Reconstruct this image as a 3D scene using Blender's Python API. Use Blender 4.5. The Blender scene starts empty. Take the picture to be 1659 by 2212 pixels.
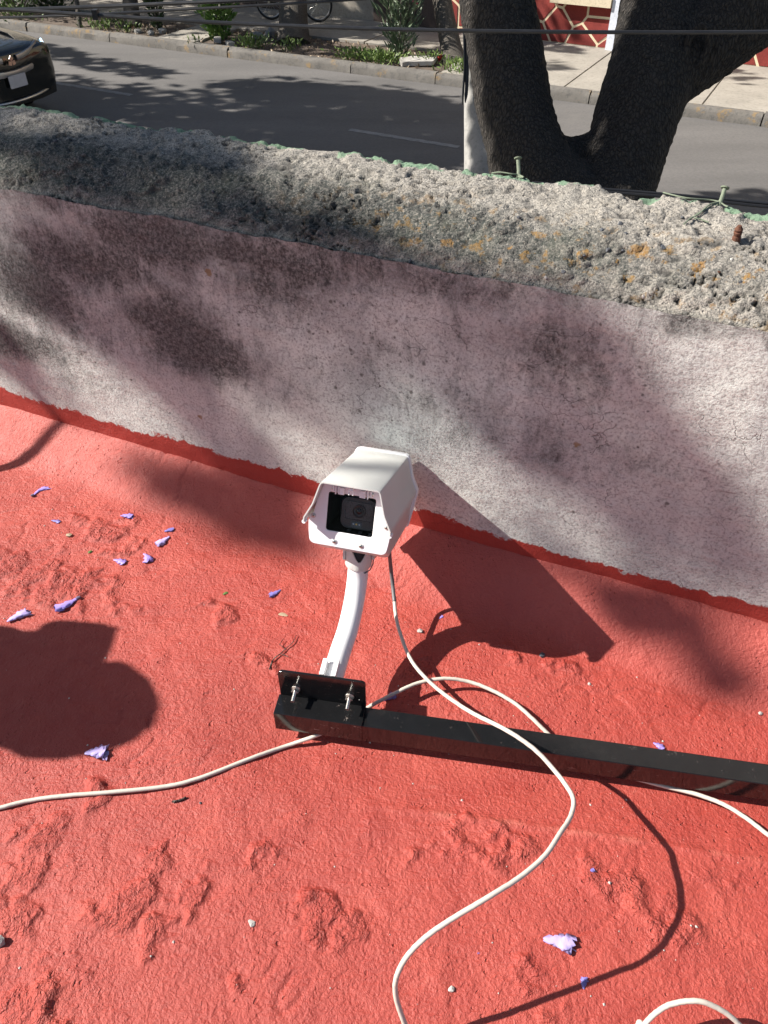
import bpy, bmesh, math, random
import numpy as np
from mathutils import Vector, Matrix

# ------------------------------------------------------------------ camera, light, exposure
SC = bpy.context.scene
COL = SC.collection
random.seed(7)
RNG = np.random.default_rng(7)
CAM_H, PITCH, FPX = 1.05, math.radians(42.04), 1650.0      # camera height over the roof, tilt, focal length (px of a 1659 wide print)
cam = bpy.data.cameras.new('camera')
cam.sensor_fit = 'VERTICAL'; cam.sensor_height = 36.0; cam.lens = 36.0 * FPX / 2212.0
cam.clip_start = 0.02; cam.clip_end = 400
camo = bpy.data.objects.new('camera', cam); COL.objects.link(camo)
camo.location = (0, 0, CAM_H); camo.rotation_euler = (math.pi / 2 - PITCH, 0, 0)
SC.camera = camo
LD = np.array([1.27, -0.09, -1.0])                          # direction the sunlight travels
SUN_EL = math.atan2(1.0, math.hypot(LD[0], LD[1]))
world = bpy.data.worlds.new('World'); SC.world = world; world.use_nodes = True
_wn = world.node_tree
_sky = _wn.nodes.new('ShaderNodeTexSky'); _sky.sky_type = 'NISHITA'; _sky.sun_disc = False
_sky.sun_elevation = SUN_EL; _sky.sun_rotation = math.atan2(-LD[0], -LD[1])
_bg = _wn.nodes['Background']; _bg.inputs[1].default_value = 0.056
_wn.links.new(_sky.outputs[0], _bg.inputs[0])
sun = bpy.data.lights.new('sun', 'SUN'); sun.energy = 5.0; sun.angle = math.radians(0.53); sun.color = (1.0, 0.945, 0.87)
suno = bpy.data.objects.new('sun', sun); COL.objects.link(suno)
suno.rotation_euler = Vector(LD).to_track_quat('-Z', 'Y').to_euler()
suno.location = (-8, 0, 9)
SC.view_settings.view_transform = 'Standard'; SC.view_settings.look = 'None'
SC.view_settings.gamma = 1.0; SC.view_settings.use_curve_mapping = False
SC.view_settings.exposure = 1.0

# ------------------------------------------------------------------ survey helpers: a sight line of the survey photo meets a level or a wall
ST, CT = math.sin(PITCH), math.cos(PITCH)
def ray(x, y):
    a = (x - 829.5) / FPX; b = (1106 - y) / FPX
    return np.array([a, CT + b * ST, -ST + b * CT])
CAMP = np.array([0, 0, CAM_H])
def at(x, y, z=0.0):
    r = ray(x, y); return CAMP + r * (z - CAM_H) / r[2]
def atd(x, y, depth):
    return CAMP + ray(x, y) * depth
def onplane(x, y, n, c):
    r = ray(x, y); return CAMP + r * (c - n @ CAMP) / (n @ r)
WD = np.array([.9152, -.4031, 0.0])                         # along the parapet, to the right
WN = np.array([.4031, .9152, 0.0])                          # through the parapet, to the street
WC = .9836
def uvw(u, v, z):                                           # u along the wall, v back from the wall towards the viewer
    return WD * u + WN * (WC - v) + np.array([0, 0, z])
def to_uv(p):
    return float(p[0] * WD[0] + p[1] * WD[1]), float(WC - (p[0] * WN[0] + p[1] * WN[1]))
Z_ROAD, Z_WALK, Z_SOIL = -2.30, -2.15, -2.19
SD = np.array([.886, -.464, 0.0]); SN = np.array([.464, .886, 0.0]); SCN = float(SN @ np.array([0, 15.19, 0]))   # street: along, across, far kerb
def street(s, t, z):                                        # s along the street, t beyond the far kerb face
    return SD * s + SN * (SCN + t) + np.array([0, 0, z])
def to_street(p):
    return float(SD @ p), float(SN @ p) - SCN

# ------------------------------------------------------------------ noise
_perm = RNG.permutation(4096)
_g2 = RNG.uniform(0, 2 * np.pi, 4096)
def perlin(x, y, seed=0):
    x = np.asarray(x, float); y = np.asarray(y, float)
    xi = np.floor(x).astype(int); yi = np.floor(y).astype(int); xf = x - xi; yf = y - yi
    def g(ix, iy, dx, dy):
        a = _g2[(_perm[(ix + seed * 131) & 4095] + iy * 57 + seed * 17) & 4095]
        return np.cos(a) * dx + np.sin(a) * dy
    u = xf ** 3 * (xf * (xf * 6 - 15) + 10); v = yf ** 3 * (yf * (yf * 6 - 15) + 10)
    n00 = g(xi, yi, xf, yf); n10 = g(xi + 1, yi, xf - 1, yf); n01 = g(xi, yi + 1, xf, yf - 1); n11 = g(xi + 1, yi + 1, xf - 1, yf - 1)
    return (n00 * (1 - u) + n10 * u) * (1 - v) + (n01 * (1 - u) + n11 * u) * v
def fbm(x, y, oct=4, seed=0, gain=.5):
    s = 0; a = 1; f = 1
    for o in range(oct):
        s = s + a * perlin(x * f, y * f, seed + o * 7); a *= gain; f *= 2.03
    return s
def worley(x, y, seed=0):
    x = np.asarray(x, float); y = np.asarray(y, float)
    xi = np.floor(x).astype(int); yi = np.floor(y).astype(int); best = np.full(x.shape, 9.0); rid = np.zeros(x.shape)
    for dx in (-1, 0, 1):
        for dy in (-1, 0, 1):
            h = (_perm[(xi + dx + seed * 71) & 4095] + (yi + dy) * 37) & 4095; h2 = _perm[h]; h3 = _perm[h2]
            d = np.hypot(xi + dx + h2 / 4096. - x, yi + dy + h3 / 4096. - y)
            m = d < best; best = np.where(m, d, best); rid = np.where(m, _perm[h3] / 4096., rid)
    return best, rid
def sstep(a, b, x):
    t = np.clip((x - a) / (b - a), 0, 1); return t * t * (3 - 2 * t)

# ------------------------------------------------------------------ materials
class NT:
    def __init__(s, name):
        s.m = bpy.data.materials.new(name); s.m.use_nodes = True; s.t = s.m.node_tree
        s.b = s.t.nodes['Principled BSDF']; s.out = s.t.nodes['Material Output']
    def n(s, kind, **kw):
        nd = s.t.nodes.new(kind)
        for k, v in kw.items():
            if k.startswith('i_'):
                key = k[2:]; key = int(key) if key.isdigit() else key.replace('_', ' ')
                if isinstance(v, bpy.types.NodeSocket): s.t.links.new(v, nd.inputs[key])
                else: nd.inputs[key].default_value = v
            else: setattr(nd, k, v)
        return nd
    def lk(s, a, b): s.t.links.new(a, b)
    def coord(s, kind='Object'): return s.n('ShaderNodeTexCoord').outputs[kind]
    def mapping(s, vec, scale=(1, 1, 1), rot=(0, 0, 0)):
        return s.n('ShaderNodeMapping', i_Vector=vec, i_Scale=scale, i_Rotation=rot).outputs[0]
    def noise(s, vec, scale, detail=4, rough=.55, dist=0.0):
        return s.n('ShaderNodeTexNoise', i_Vector=vec, i_Scale=scale, i_Detail=detail, i_Roughness=rough, i_Distortion=dist).outputs[0]
    def voro(s, vec, scale, feature='F1', out=0, rnd=1.0):
        return s.n('ShaderNodeTexVoronoi', feature=feature, i_Vector=vec, i_Scale=scale, i_Randomness=rnd).outputs[out]
    def ramp(s, fac, *stops):
        r = s.n('ShaderNodeValToRGB', i_0=fac); e = r.color_ramp.elements
        while len(e) < len(stops): e.new(.5)
        for el, (p, c) in zip(e, stops):
            el.position = p; el.color = c if isinstance(c, tuple) else (c, c, c, 1)
        return r.outputs[0]
    def mix(s, fac, a, b, mode='MIX'):
        nd = s.n('ShaderNodeMix', data_type='RGBA', blend_type=mode)
        for sock, v in ((nd.inputs[0], fac), (nd.inputs[6], a), (nd.inputs[7], b)):
            if isinstance(v, bpy.types.NodeSocket): s.lk(v, sock)
            else: sock.default_value = v if isinstance(v, (int, float)) else (tuple(v) + (1,) if len(v) == 3 else v)
        return nd.outputs[2]
    def math(s, op, a, b=0.5, clamp=False):
        nd = s.n('ShaderNodeMath', operation=op, use_clamp=clamp)
        for i, v in enumerate((a, b)):
            if isinstance(v, bpy.types.NodeSocket): s.lk(v, nd.inputs[i])
            else: nd.inputs[i].default_value = v
        return nd.outputs[0]
    def attr(s, name): return s.n('ShaderNodeAttribute', attribute_name=name).outputs['Fac']
    def bump(s, h, strength=.5, dist=.01, prev=None):
        nd = s.n('ShaderNodeBump', i_Height=h, i_Strength=strength, i_Distance=dist)
        if prev is not None: s.lk(prev, nd.inputs['Normal'])
        return nd.outputs[0]
    def done(s, color=None, rough=None, normal=None, **kw):
        for k, v in (('Base Color', color), ('Roughness', rough), ('Normal', normal)):
            if v is None: continue
            if isinstance(v, bpy.types.NodeSocket): s.lk(v, s.b.inputs[k])
            else: s.b.inputs[k].default_value = tuple(v) + (1,) if isinstance(v, tuple) and len(v) == 3 else v
        for k, v in kw.items():
            key = k.replace('_', ' ')
            if isinstance(v, bpy.types.NodeSocket): s.lk(v, s.b.inputs[key])
            else: s.b.inputs[key].default_value = v
        return s.m

def plain(name, col, rough=.5, var=.12, scale=30, bump=.0, bscale=200, bdist=.001, metal=0.0, **kw):
    t = NT(name); c = t.coord()
    n = t.noise(c, scale, 4)
    dark = tuple(x * (1 - var) for x in col); lite = tuple(min(1, x * (1 + var)) for x in col)
    color = t.mix(n, dark, lite)
    nrm = t.bump(t.noise(c, bscale, 3), bump, bdist) if bump else None
    rg = t.ramp(t.noise(c, scale * 2, 3), (.3, max(0, rough - .07)), (.7, min(1, rough + .07)))
    return t.done(color, rg, nrm, Metallic=metal, **kw)

def m_red_paint():
    t = NT('red_roof_paint'); c = t.coord()
    big = t.noise(c, 2.2, 3); mid = t.noise(c, 17, 5, .6); fine = t.noise(c, 160, 3, .6)
    col = t.mix(t.ramp(big, (.35, 0.), (.68, 1.)), (.345, .048, .033), (.435, .073, .051))
    col = t.mix(t.ramp(mid, (.36, 0.), (.66, 1.)), t.mix(.55, col, (.30, .033, .024)), col)
    worn = t.math('MULTIPLY', t.ramp(t.noise(c, 46, 6, .7), (.60, 0.), (.74, 1.)), t.ramp(t.noise(c, 5.0, 3), (.42, 0.), (.62, .55)))
    col = t.mix(worn, col, (.49, .145, .11))                       # thin worn paint
    col = t.mix(t.math('MULTIPLY', t.attr('cove'), .5), col, (.47, .100, .080))
    col = t.mix(t.attr('ridge'), col, (.50, .14, .10))
    dust = t.ramp(t.noise(c, 420, 2, .5), (.70, 0.), (.76, .45))
    col = t.mix(dust, col, (.48, .23, .18))
    speck = t.math('MULTIPLY', t.ramp(t.voro(c, 105), (.05, 1.), (.075, 0.)), t.ramp(t.noise(c, 13, 2), (.60, 0.), (.66, 1.)))
    col = t.mix(speck, col, (.16, .045, .035))
    brush = t.noise(t.mapping(c, (26, 190, 60), (0, 0, -.32)), 1.0, 4, .6, .6)
    brush2 = t.noise(t.mapping(c, (150, 30, 60), (0, 0, .45)), 1.0, 3, .6, .5)
    gran = t.noise(c, 210, 4, .7); lump = t.noise(c, 62, 4, .6)
    lump2 = t.noise(c, 115, 3, .55, .8)
    h = t.math('ADD', t.math('MULTIPLY', brush, .40), t.math('MULTIPLY', gran, .85))
    h = t.math('ADD', h, t.math('MULTIPLY', lump, .55)); h = t.math('ADD', h, t.math('MULTIPLY', brush2, .12)); h = t.math('ADD', h, t.math('MULTIPLY', lump2, .8))
    warp = t.n('ShaderNodeVectorMath', operation='ADD', i_0=c, i_1=t.n('ShaderNodeVectorMath', operation='SCALE', i_0=t.n('ShaderNodeTexNoise', i_Vector=c, i_Scale=22, i_Detail=3).outputs[1], i_Scale=.03).outputs[0]).outputs[0]
    rdg = t.math('ABSOLUTE', t.math('SUBTRACT', t.noise(warp, 52, 4, .6), .5), 0)
    h = t.math('ADD', h, t.math('MULTIPLY', t.math('MULTIPLY', t.ramp(rdg, (.0, 0.), (.16, 1.)), .65), t.attr('rough')))
    pitz = t.math('MULTIPLY', t.ramp(t.voro(warp, 95), (.10, 1.), (.22, 0.)), t.ramp(t.noise(c, 11, 3), (.52, 0.), (.60, 1.)))
    h = t.math('SUBTRACT', h, t.math('MULTIPLY', pitz, .8))
    rough_zone = t.math('ADD', t.math('MULTIPLY', t.attr('rough'), .28), .56)
    h = t.math('MULTIPLY', h, rough_zone)
    nrm = t.bump(h, 1.0, .0050)
    rg = t.ramp(t.noise(c, 35, 3), (.3, .44), (.7, .62))
    return t.done(col, rg, nrm, Specular_IOR_Level=.50)

def m_wall():
    t = NT('weathered_pink_plaster'); c = t.coord()
    base = t.mix(t.ramp(t.noise(c, 4.5, 5), (.3, 0.), (.7, 1.)), (.60, .635, .595), (.74, .765, .715))
    grime = t.ramp(t.noise(t.mapping(c, (9, 9, 5), (0, .5, 0)), 1.0, 7, .68, .6), (.40, 0.), (.68, .75))
    base = t.mix(grime, base, (.40, .41, .41))
    scr = t.noise(t.mapping(c, (16, 16, 75), (.5, .35, .6)), 1.0, 6, .72, 2.2)
    base = t.mix(t.ramp(scr, (.30, .8), (.42, 0.)), base, (.24, .205, .195))
    hair = t.voro(t.n('ShaderNodeVectorMath', operation='ADD', i_0=t.mapping(c, (14, 14, 22)), i_1=t.n('ShaderNodeTexNoise', i_Vector=c, i_Scale=24, i_Detail=4).outputs[1]).outputs[0], 1.0, 'DISTANCE_TO_EDGE')
    hk = t.math('MULTIPLY', t.ramp(hair, (.0, 1.), (.012, 0.)), t.ramp(t.noise(c, 8, 3), (.55, 0.), (.62, .8)))
    base = t.mix(hk, base, (.12, .10, .095))
    gritty = t.ramp(t.noise(c, 230, 4, .75), (.36, 1.), (.52, 0.))
    base = t.mix(t.math('MULTIPLY', gritty, .7), base, (.19, .18, .175))
    # dark lichen film
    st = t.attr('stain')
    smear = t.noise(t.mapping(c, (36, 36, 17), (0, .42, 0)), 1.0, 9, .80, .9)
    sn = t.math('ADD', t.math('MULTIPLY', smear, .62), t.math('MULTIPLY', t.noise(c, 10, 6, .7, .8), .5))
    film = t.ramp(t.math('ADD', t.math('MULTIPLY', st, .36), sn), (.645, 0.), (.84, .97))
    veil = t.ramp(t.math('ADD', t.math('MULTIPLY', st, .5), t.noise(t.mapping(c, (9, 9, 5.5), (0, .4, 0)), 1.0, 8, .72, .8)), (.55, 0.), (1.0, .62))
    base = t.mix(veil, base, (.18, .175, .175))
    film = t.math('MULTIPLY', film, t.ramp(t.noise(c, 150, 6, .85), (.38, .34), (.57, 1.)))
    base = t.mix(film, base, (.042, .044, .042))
    # mould specks
    sp = t.attr('speck')
    for sc_, r0, amt in ((48, .22, .9), (85, .25, .9), (160, .25, .8)):
        wob = t.math('ADD', t.voro(c, sc_), t.math('MULTIPLY', t.noise(c, sc_ * 4, 4, .7), .30))
        k = t.ramp(wob, (r0 * .5 + .13, 1.), (r0 + .15, 0.))
        rid = t.n('ShaderNodeSeparateColor', i_0=t.voro(c, sc_, out=1)).outputs[0]
        pick = t.math('GREATER_THAN', sp, rid)
        base = t.mix(t.math('MULTIPLY', t.math('MULTIPLY', k, pick), amt * .85), base, (.065, .058, .050))
    och = t.math('MULTIPLY', t.ramp(t.math('ADD', t.voro(c, 24), t.math('MULTIPLY', t.noise(c, 170, 2), .18)), (.22, 1.), (.27, 0.)),
                 t.math('GREATER_THAN', t.math('MULTIPLY', t.attr('speck'), .42), t.n('ShaderNodeSeparateColor', i_0=t.voro(c, 24, out=1)).outputs[1]))
    base = t.mix(t.math('MULTIPLY', och, .75), base, (.23, .135, .035))
    # red paint carried up the foot of the wall
    zz = t.n('ShaderNodeSeparateXYZ', i_0=c).outputs[2]
    edge = t.math('ADD', t.math('MULTIPLY', t.noise(t.mapping(c, (26, 26, 34)), 1.0, 7, .8), .060), t.math('MULTIPLY', t.noise(c, 5.5, 2), .045))
    edge = t.math('SUBTRACT', t.math('ADD', edge, .0560), zz)
    red = t.ramp(t.math('ADD', t.math('MULTIPLY', edge, 220), .5), (.35, 0.), (.65, 1.))
    col = t.mix(red, base, t.mix(t.noise(c, 60, 3), (.29, .030, .022), (.37, .043, .031)))
    brush = t.noise(t.mapping(c, (22, 22, 240), (0, .12, 0)), 1.0, 4, .6, .4)
    gr = t.noise(c, 230, 5, .75); wv = t.noise(t.mapping(c, (60, 60, 150), (.2, .5, 0)), 1.0, 4, .65, 1.5)
    h = t.math('ADD', t.math('MULTIPLY', gr, 1.0), t.math('ADD', t.math('MULTIPLY', brush, .12), t.math('MULTIPLY', wv, .35)))
    h = t.math('SUBTRACT', h, t.math('MULTIPLY', hk, .6))
    nrm = t.bump(h, .9, .0022)
    return t.done(col, t.mix(red, (.9, .9, .9), (.5, .5, .5)), nrm)

def m_coping():
    t = NT('rough_lichen_concrete'); c = t.coord()
    base = t.mix(t.ramp(t.noise(c, 9, 5), (.3, 0.), (.7, 1.)), (.40, .365, .315), (.53, .485, .415))
    base = t.mix(t.ramp(t.noise(c, 330, 5, .85), (.42, 1.), (.53, 0.)), base, (.105, .10, .095))
    sand = t.ramp(t.noise(c, 500, 2, .6), (.60, 0.), (.68, .8))
    base = t.mix(sand, base, (.56, .53, .48))
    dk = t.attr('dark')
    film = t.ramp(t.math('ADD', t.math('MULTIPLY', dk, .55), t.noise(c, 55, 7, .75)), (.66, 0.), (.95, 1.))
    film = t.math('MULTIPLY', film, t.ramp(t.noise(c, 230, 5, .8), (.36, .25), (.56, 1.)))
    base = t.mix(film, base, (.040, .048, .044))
    base = t.mix(t.ramp(t.attr('pit'), (.0, 0.), (.7, 1.)), base, (.07, .065, .06))
    blob = t.ramp(t.noise(c, 46, 4, .6), (.56, 0.), (.63, 1.))
    och = t.math('MULTIPLY', t.math('MULTIPLY', t.attr('lichen'), blob), t.ramp(t.noise(c, 190, 5, .75), (.36, 0.), (.50, 1.)))
    base = t.mix(och, base, t.mix(t.noise(c, 20, 2), (.36, .165, .030), (.31, .21, .07)))
    mossy = t.math('MULTIPLY', t.attr('dark'), t.ramp(t.noise(c, 14, 3), (.45, 0.), (.7, .2)))
    base = t.mix(mossy, base, (.17, .19, .12))
    gn = t.ramp(t.math('ADD', t.attr('green'), t.math('MULTIPLY', t.noise(c, 60, 6, .7), .55)), (.70, 0.), (.76, 1.))
    grc = t.mix(t.noise(c, 40, 3), (.17, .28, .18), (.26, .37, .25))
    col = t.mix(gn, base, grc)
    h = t.math('ADD', t.math('MULTIPLY', t.noise(c, 260, 5, .8), 1.0), t.math('MULTIPLY', t.noise(c, 90, 5, .7), 1.2))
    h = t.math('SUBTRACT', h, t.math('MULTIPLY', t.ramp(t.voro(c, 120), (.10, 1.), (.25, 0.)), .5))
    nrm = t.bump(h, 1.0, .0042)
    return t.done(col, .92, nrm)

def m_asphalt():
    t = NT('worn_asphalt'); c = t.coord()
    col = t.mix(t.ramp(t.noise(t.mapping(c, (.25, 1.1, 1), (0, 0, -.4825)), 1.2, 4), (.3, 0.), (.7, 1.)), (.105, .100, .096), (.150, .142, .136))
    col = t.mix(t.ramp(t.noise(c, 26, 5, .7), (.35, .45), (.6, 0.)), col, (.075, .072, .070))
    col = t.mix(t.ramp(t.noise(c, 1.3, 5, .6), (.58, 0.), (.75, .5)), col, (.165, .155, .142))
    nrm = t.bump(t.noise(c, 90, 4, .7), .5, .006)
    return t.done(col, .88, nrm)

def m_concrete(name, a, b, scale=3.0, bd=.004):
    t = NT(name); c = t.coord()
    col = t.mix(t.ramp(t.noise(c, scale, 5, .6), (.3, 0.), (.7, 1.)), a, b)
    col = t.mix(t.ramp(t.noise(c, scale * 9, 6, .7), (.32, .55), (.5, 0.)), col, tuple(x * .55 for x in a))
    nrm = t.bump(t.noise(c, scale * 18, 5, .7), .6, bd)
    return t.done(col, .9, nrm)

def m_kerb():
    t = NT('kerb_concrete_old_yellow'); c = t.coord()
    col = t.mix(t.noise(c, 4, 5), (.10, .093, .083), (.19, .175, .155))
    col = t.mix(t.ramp(t.noise(c, 14, 6, .7), (.34, .9), (.52, 0.)), col, (.09, .085, .08))
    yel = t.ramp(t.noise(c, 3.6, 6, .75), (.56, 0.), (.63, .6))
    col = t.mix(yel, col, (.28, .175, .06))
    return t.done(col, .9, t.bump(t.noise(c, 40, 5, .7), .8, .012))

def m_bark(name, a, b, sc=1.0, dist=.02):
    t = NT(name); c = t.coord()
    mp = t.mapping(c, (44 * sc, 44 * sc, 13 * sc))
    v = t.voro(t.n('ShaderNodeVectorMath', operation='ADD', i_0=mp, i_1=t.n('ShaderNodeTexNoise', i_Vector=mp, i_Scale=1.1, i_Detail=4).outputs[1]).outputs[0], 1.0, 'DISTANCE_TO_EDGE')
    fine = t.noise(mp, 3.0, 5, .7)
    hgt = t.math('ADD', t.ramp(v, (.0, 0.), (.32, 1.)), t.math('MULTIPLY', fine, .7))
    col = t.mix(t.ramp(hgt, (.25, 0.), (1.0, 1.)), a, b)
    col = t.mix(t.ramp(t.noise(c, 12 * sc, 5, .7), (.58, 0.), (.72, .5)), col, tuple(min(1, x * 1.7) for x in b))
    return t.done(col, .93, t.bump(hgt, 1.0, dist))

def m_leaf(name, a, b, trans=.3):
    t = NT(name); c = t.coord()
    w = t.n('ShaderNodeNewGeometry').outputs['Random Per Island']
    col = t.mix(w, a, b)
    col = t.mix(t.ramp(t.noise(c, 2.0, 2), (.35, .35), (.65, 0.)), col, tuple(x * .6 for x in a))
    return t.done(col, .5, None, Transmission_Weight=0.0, Subsurface_Weight=0.0, Specular_IOR_Level=.5)

M = {}
M['red'] = m_red_paint(); M['wall'] = m_wall(); M['coping'] = m_coping(); M['asphalt'] = m_asphalt()
M['walk'] = m_concrete('pavement_concrete', (.26, .24, .205), (.36, .33, .285), 1.6)
M['kerb'] = m_kerb()
M['soil'] = m_concrete('dry_soil', (.075, .055, .042), (.15, .115, .088), 5, .02)
M['bark_dark'] = m_bark('dark_furrowed_bark', (.011, .0095, .0082), (.078, .066, .055), 1.0, .05)
M['bark_grey'] = m_bark('grey_bark', (.05, .043, .036), (.17, .15, .125), 1.6, .012)
M['leaf_dark'] = m_leaf('dark_leaves', (.035, .065, .022), (.075, .115, .040))
M['leaf_mid'] = m_leaf('fresh_leaves', (.05, .10, .022), (.12, .20, .05))
M['leaf_bright'] = m_leaf('bright_leaves', (.09, .19, .03), (.22, .34, .08))
M['leaf_grey'] = m_leaf('oleander_leaves', (.06, .10, .055), (.17, .22, .13))
M['grass'] = m_leaf('weeds', (.09, .16, .03), (.24, .32, .09))
M['dry'] = m_leaf('dry_litter', (.20, .14, .08), (.42, .33, .22))
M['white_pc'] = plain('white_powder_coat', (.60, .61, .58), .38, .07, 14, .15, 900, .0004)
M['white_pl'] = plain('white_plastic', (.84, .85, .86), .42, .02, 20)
M['arm'] = plain('white_enamel_tube', (.80, .80, .80), .30, .03, 12)
M['black_in'] = plain('black_interior', (.008, .008, .009), .6, .2, 40)
M['mod'] = plain('dark_camera_plastic', (.022, .023, .026), .42, .15, 90, .2, 1500, .0003)
M['mod2'] = plain('charcoal_lens_panel', (.035, .035, .038), .30, .15, 200, .5, 2500, .0003)
M['lens'] = plain('lens_glass', (.006, .006, .008), .06, .1, 10)
M['lensring'] = plain('lens_ring', (.015, .015, .016), .35, .1, 50)
M['led'] = plain('led_window', (.03, .04, .06), .12, .2, 30)
M['ledy'] = plain('led_yellow', (.65, .45, .12), .3, .2, 90)
M['ledw'] = plain('led_clear', (.30, .35, .42), .2, .2, 90)
M['steel'] = plain('zinc_steel', (.62, .61, .57), .32, .15, 300, .2, 900, .0004, metal=1.0)
M['black_gloss'] = None
def m_black():
    t = NT('black_gloss_enamel'); c = t.coord()
    col = t.mix(t.noise(c, 40, 3), (.006, .006, .0065), (.012, .012, .0125))
    scuff = t.math('MULTIPLY', t.ramp(t.noise(t.mapping(c, (60, 60, 150)), 1.0, 6, .75), (.62, 0.), (.70, 1.)), t.attr('scuff'))
    col = t.mix(scuff, col, (.33, .27, .24))
    dust = t.ramp(t.noise(c, 800, 2), (.74, 0.), (.78, .5))
    col = t.mix(dust, col, (.30, .28, .26))
    rg = t.ramp(t.noise(c, 90, 4, .6), (.3, .07), (.7, .20))
    return t.done(col, t.mix(scuff, rg, (.6, .6, .6)), t.bump(t.noise(c, 28, 3), .12, .002))
M['black_gloss'] = m_black()
def m_glasspane():
    t = NT('clear_glass'); tr = t.n('ShaderNodeBsdfTransparent'); gl = t.n('ShaderNodeBsdfGlossy', i_Roughness=.02)
    fr = t.n('ShaderNodeFresnel', i_IOR=1.12).outputs[0]
    mx = t.n('ShaderNodeMixShader', i_0=fr); t.lk(tr.outputs[0], mx.inputs[1]); t.lk(gl.outputs[0], mx.inputs[2])
    t.lk(mx.outputs[0], t.out.inputs[0]); return t.m
M['pane'] = m_glasspane()
def m_cable():
    t = NT('cream_cable_jacket'); c = t.coord()
    col = t.mix(t.noise(c, 30, 4), (.50, .455, .385), (.62, .575, .50))
    col = t.mix(t.ramp(t.noise(c, 260, 4, .7), (.60, 0.), (.72, .5)), col, (.36, .30, .25))
    return t.done(col, .5, t.bump(t.noise(c, 300, 3), .3, .0006))
M['cable'] = m_cable()
M['sleeve'] = plain('grey_cable_sleeve', (.12, .12, .125), .5)
M['wire'] = plain('black_wire', (.018, .018, .020), .45, .3, 8)
M['pole'] = m_concrete('pale_pole_concrete', (.24, .235, .22), (.34, .33, .31), 3, .004)
M['rust'] = plain('rusty_iron', (.105, .042, .022), .85, .5, 120, .8, 400, .002)
M['nailgreen'] = plain('greenish_old_iron', (.17, .20, .14), .8, .35, 200, .6, 600, .001)
M['petal'] = m_leaf('jacaranda_petal', (.26, .18, .58), (.40, .31, .70))
M['petal_d'] = m_leaf('wilted_petal', (.14, .12, .38), (.26, .22, .55))
M['petal_p'] = m_leaf('pale_petal', (.42, .33, .70), (.54, .45, .76))
M['calyx'] = plain('dry_calyx', (.16, .13, .20), .7, .3, 200)
M['pebble'] = plain('dark_aggregate', (.075, .08, .09), .7, .4, 100, .6, 300, .001)
M['pebble_l'] = plain('pale_chip', (.46, .43, .39), .8, .2, 100)
M['carpaint'] = plain('black_car_paint', (.012, .013, .011), .13, .15, 4, Coat_Weight=.6, Coat_Roughness=.04)
M['chrome'] = plain('satin_chrome', (.42, .42, .43), .36, .1, 6, metal=1.0)
M['emblem'] = plain('emblem_copper', (.75, .42, .28), .3, .1, 9)
M['rubber'] = plain('black_rubber', (.018, .018, .018), .75, .2, 20)
M['glassdark'] = plain('dark_glass', (.012, .014, .015), .04, .1, 3)
M['plate'] = plain('number_plate', (.50, .49, .52), .4, .18, 22)
M['drl'] = None
def m_drl():
    t = NT('daytime_running_lamp'); return t.done((.6, .75, .9), .2, None, Emission_Color=(.55, .78, 1., 1), Emission_Strength=1.6)
M['drl'] = m_drl()
M['headlamp'] = plain('headlamp_lens', (.07, .08, .09), .06, .2, 12)
M['stone_red'] = m_concrete('red_painted_stone', (.17, .022, .018), (.25, .036, .028), 4, .006)
M['joint'] = m_concrete('cream_joint', (.66, .54, .36), (.76, .66, .46), 6, .003)
M['colw'] = m_concrete('white_blue_plaster', (.58, .61, .68), (.66, .69, .76), 3, .003)
M['cream'] = m_concrete('cream_plaster', (.55, .47, .33), (.66, .57, .42), 3, .003)
M['beige'] = m_concrete('beige_plaster', (.36, .32, .27), (.44, .40, .34), 2, .004)
M['brown'] = m_concrete('brown_metal_door', (.070, .050, .042), (.105, .078, .066), 3, .002)
M['paintline'] = m_concrete('worn_white_paint', (.19, .19, .185), (.30, .295, .29), 10, .002)
M['rub_w'] = m_concrete('broken_pale_rubble', (.36, .34, .31), (.48, .46, .43), 6, .01)
M['redp'] = plain('red_fruit', (.55, .03, .02), .4)
M['yelp'] = plain('yellow_fruit', (.70, .48, .02), .4)
M['magenta'] = m_leaf('magenta_flowers', (.55, .02, .12), (.75, .06, .25))
M['skin'] = plain('skin', (.42, .25, .17), .5, .08, 30)
M['hair'] = plain('dark_hair', (.015, .011, .009), .5, .3, 80)
M['shirt'] = plain('navy_shirt', (.04, .06, .11), .9, .2, 60)
M['jeans'] = plain('blue_jeans', (.06, .08, .14), .9, .25, 60)

# ------------------------------------------------------------------ object helpers
def link(o, parent=None):
    COL.objects.link(o)
    if parent is not None: o.parent = parent
    return o
def tag(o, label=None, cat=None, group=None, kind=None):
    for k, v in (('label', label), ('category', cat), ('group', group), ('kind', kind)):
        if v: o[k] = v
    return o
def empty(name, loc=(0, 0, 0), label=None, cat=None, group=None, rotz=0.0):
    o = bpy.data.objects.new(name, None); o.location = tuple(loc); o.rotation_euler[2] = rotz; o.empty_display_size = .05
    link(o); return tag(o, label, cat, group)
def pyobj(name, v, f, mat, parent=None, smooth=True, loc=None, sharp=None):
    me = bpy.data.meshes.new(name); me.from_pydata([tuple(map(float, p)) for p in v], [], [tuple(map(int, q)) for q in f])
    if mat: me.materials.append(mat)
    if smooth: me.polygons.foreach_set('use_smooth', [True] * len(me.polygons))
    if sharp: me.set_sharp_from_angle(angle=math.radians(sharp))
    me.update()
    o = bpy.data.objects.new(name, me); link(o, parent)
    if loc is not None: o.location = tuple(loc)
    return o
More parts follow.
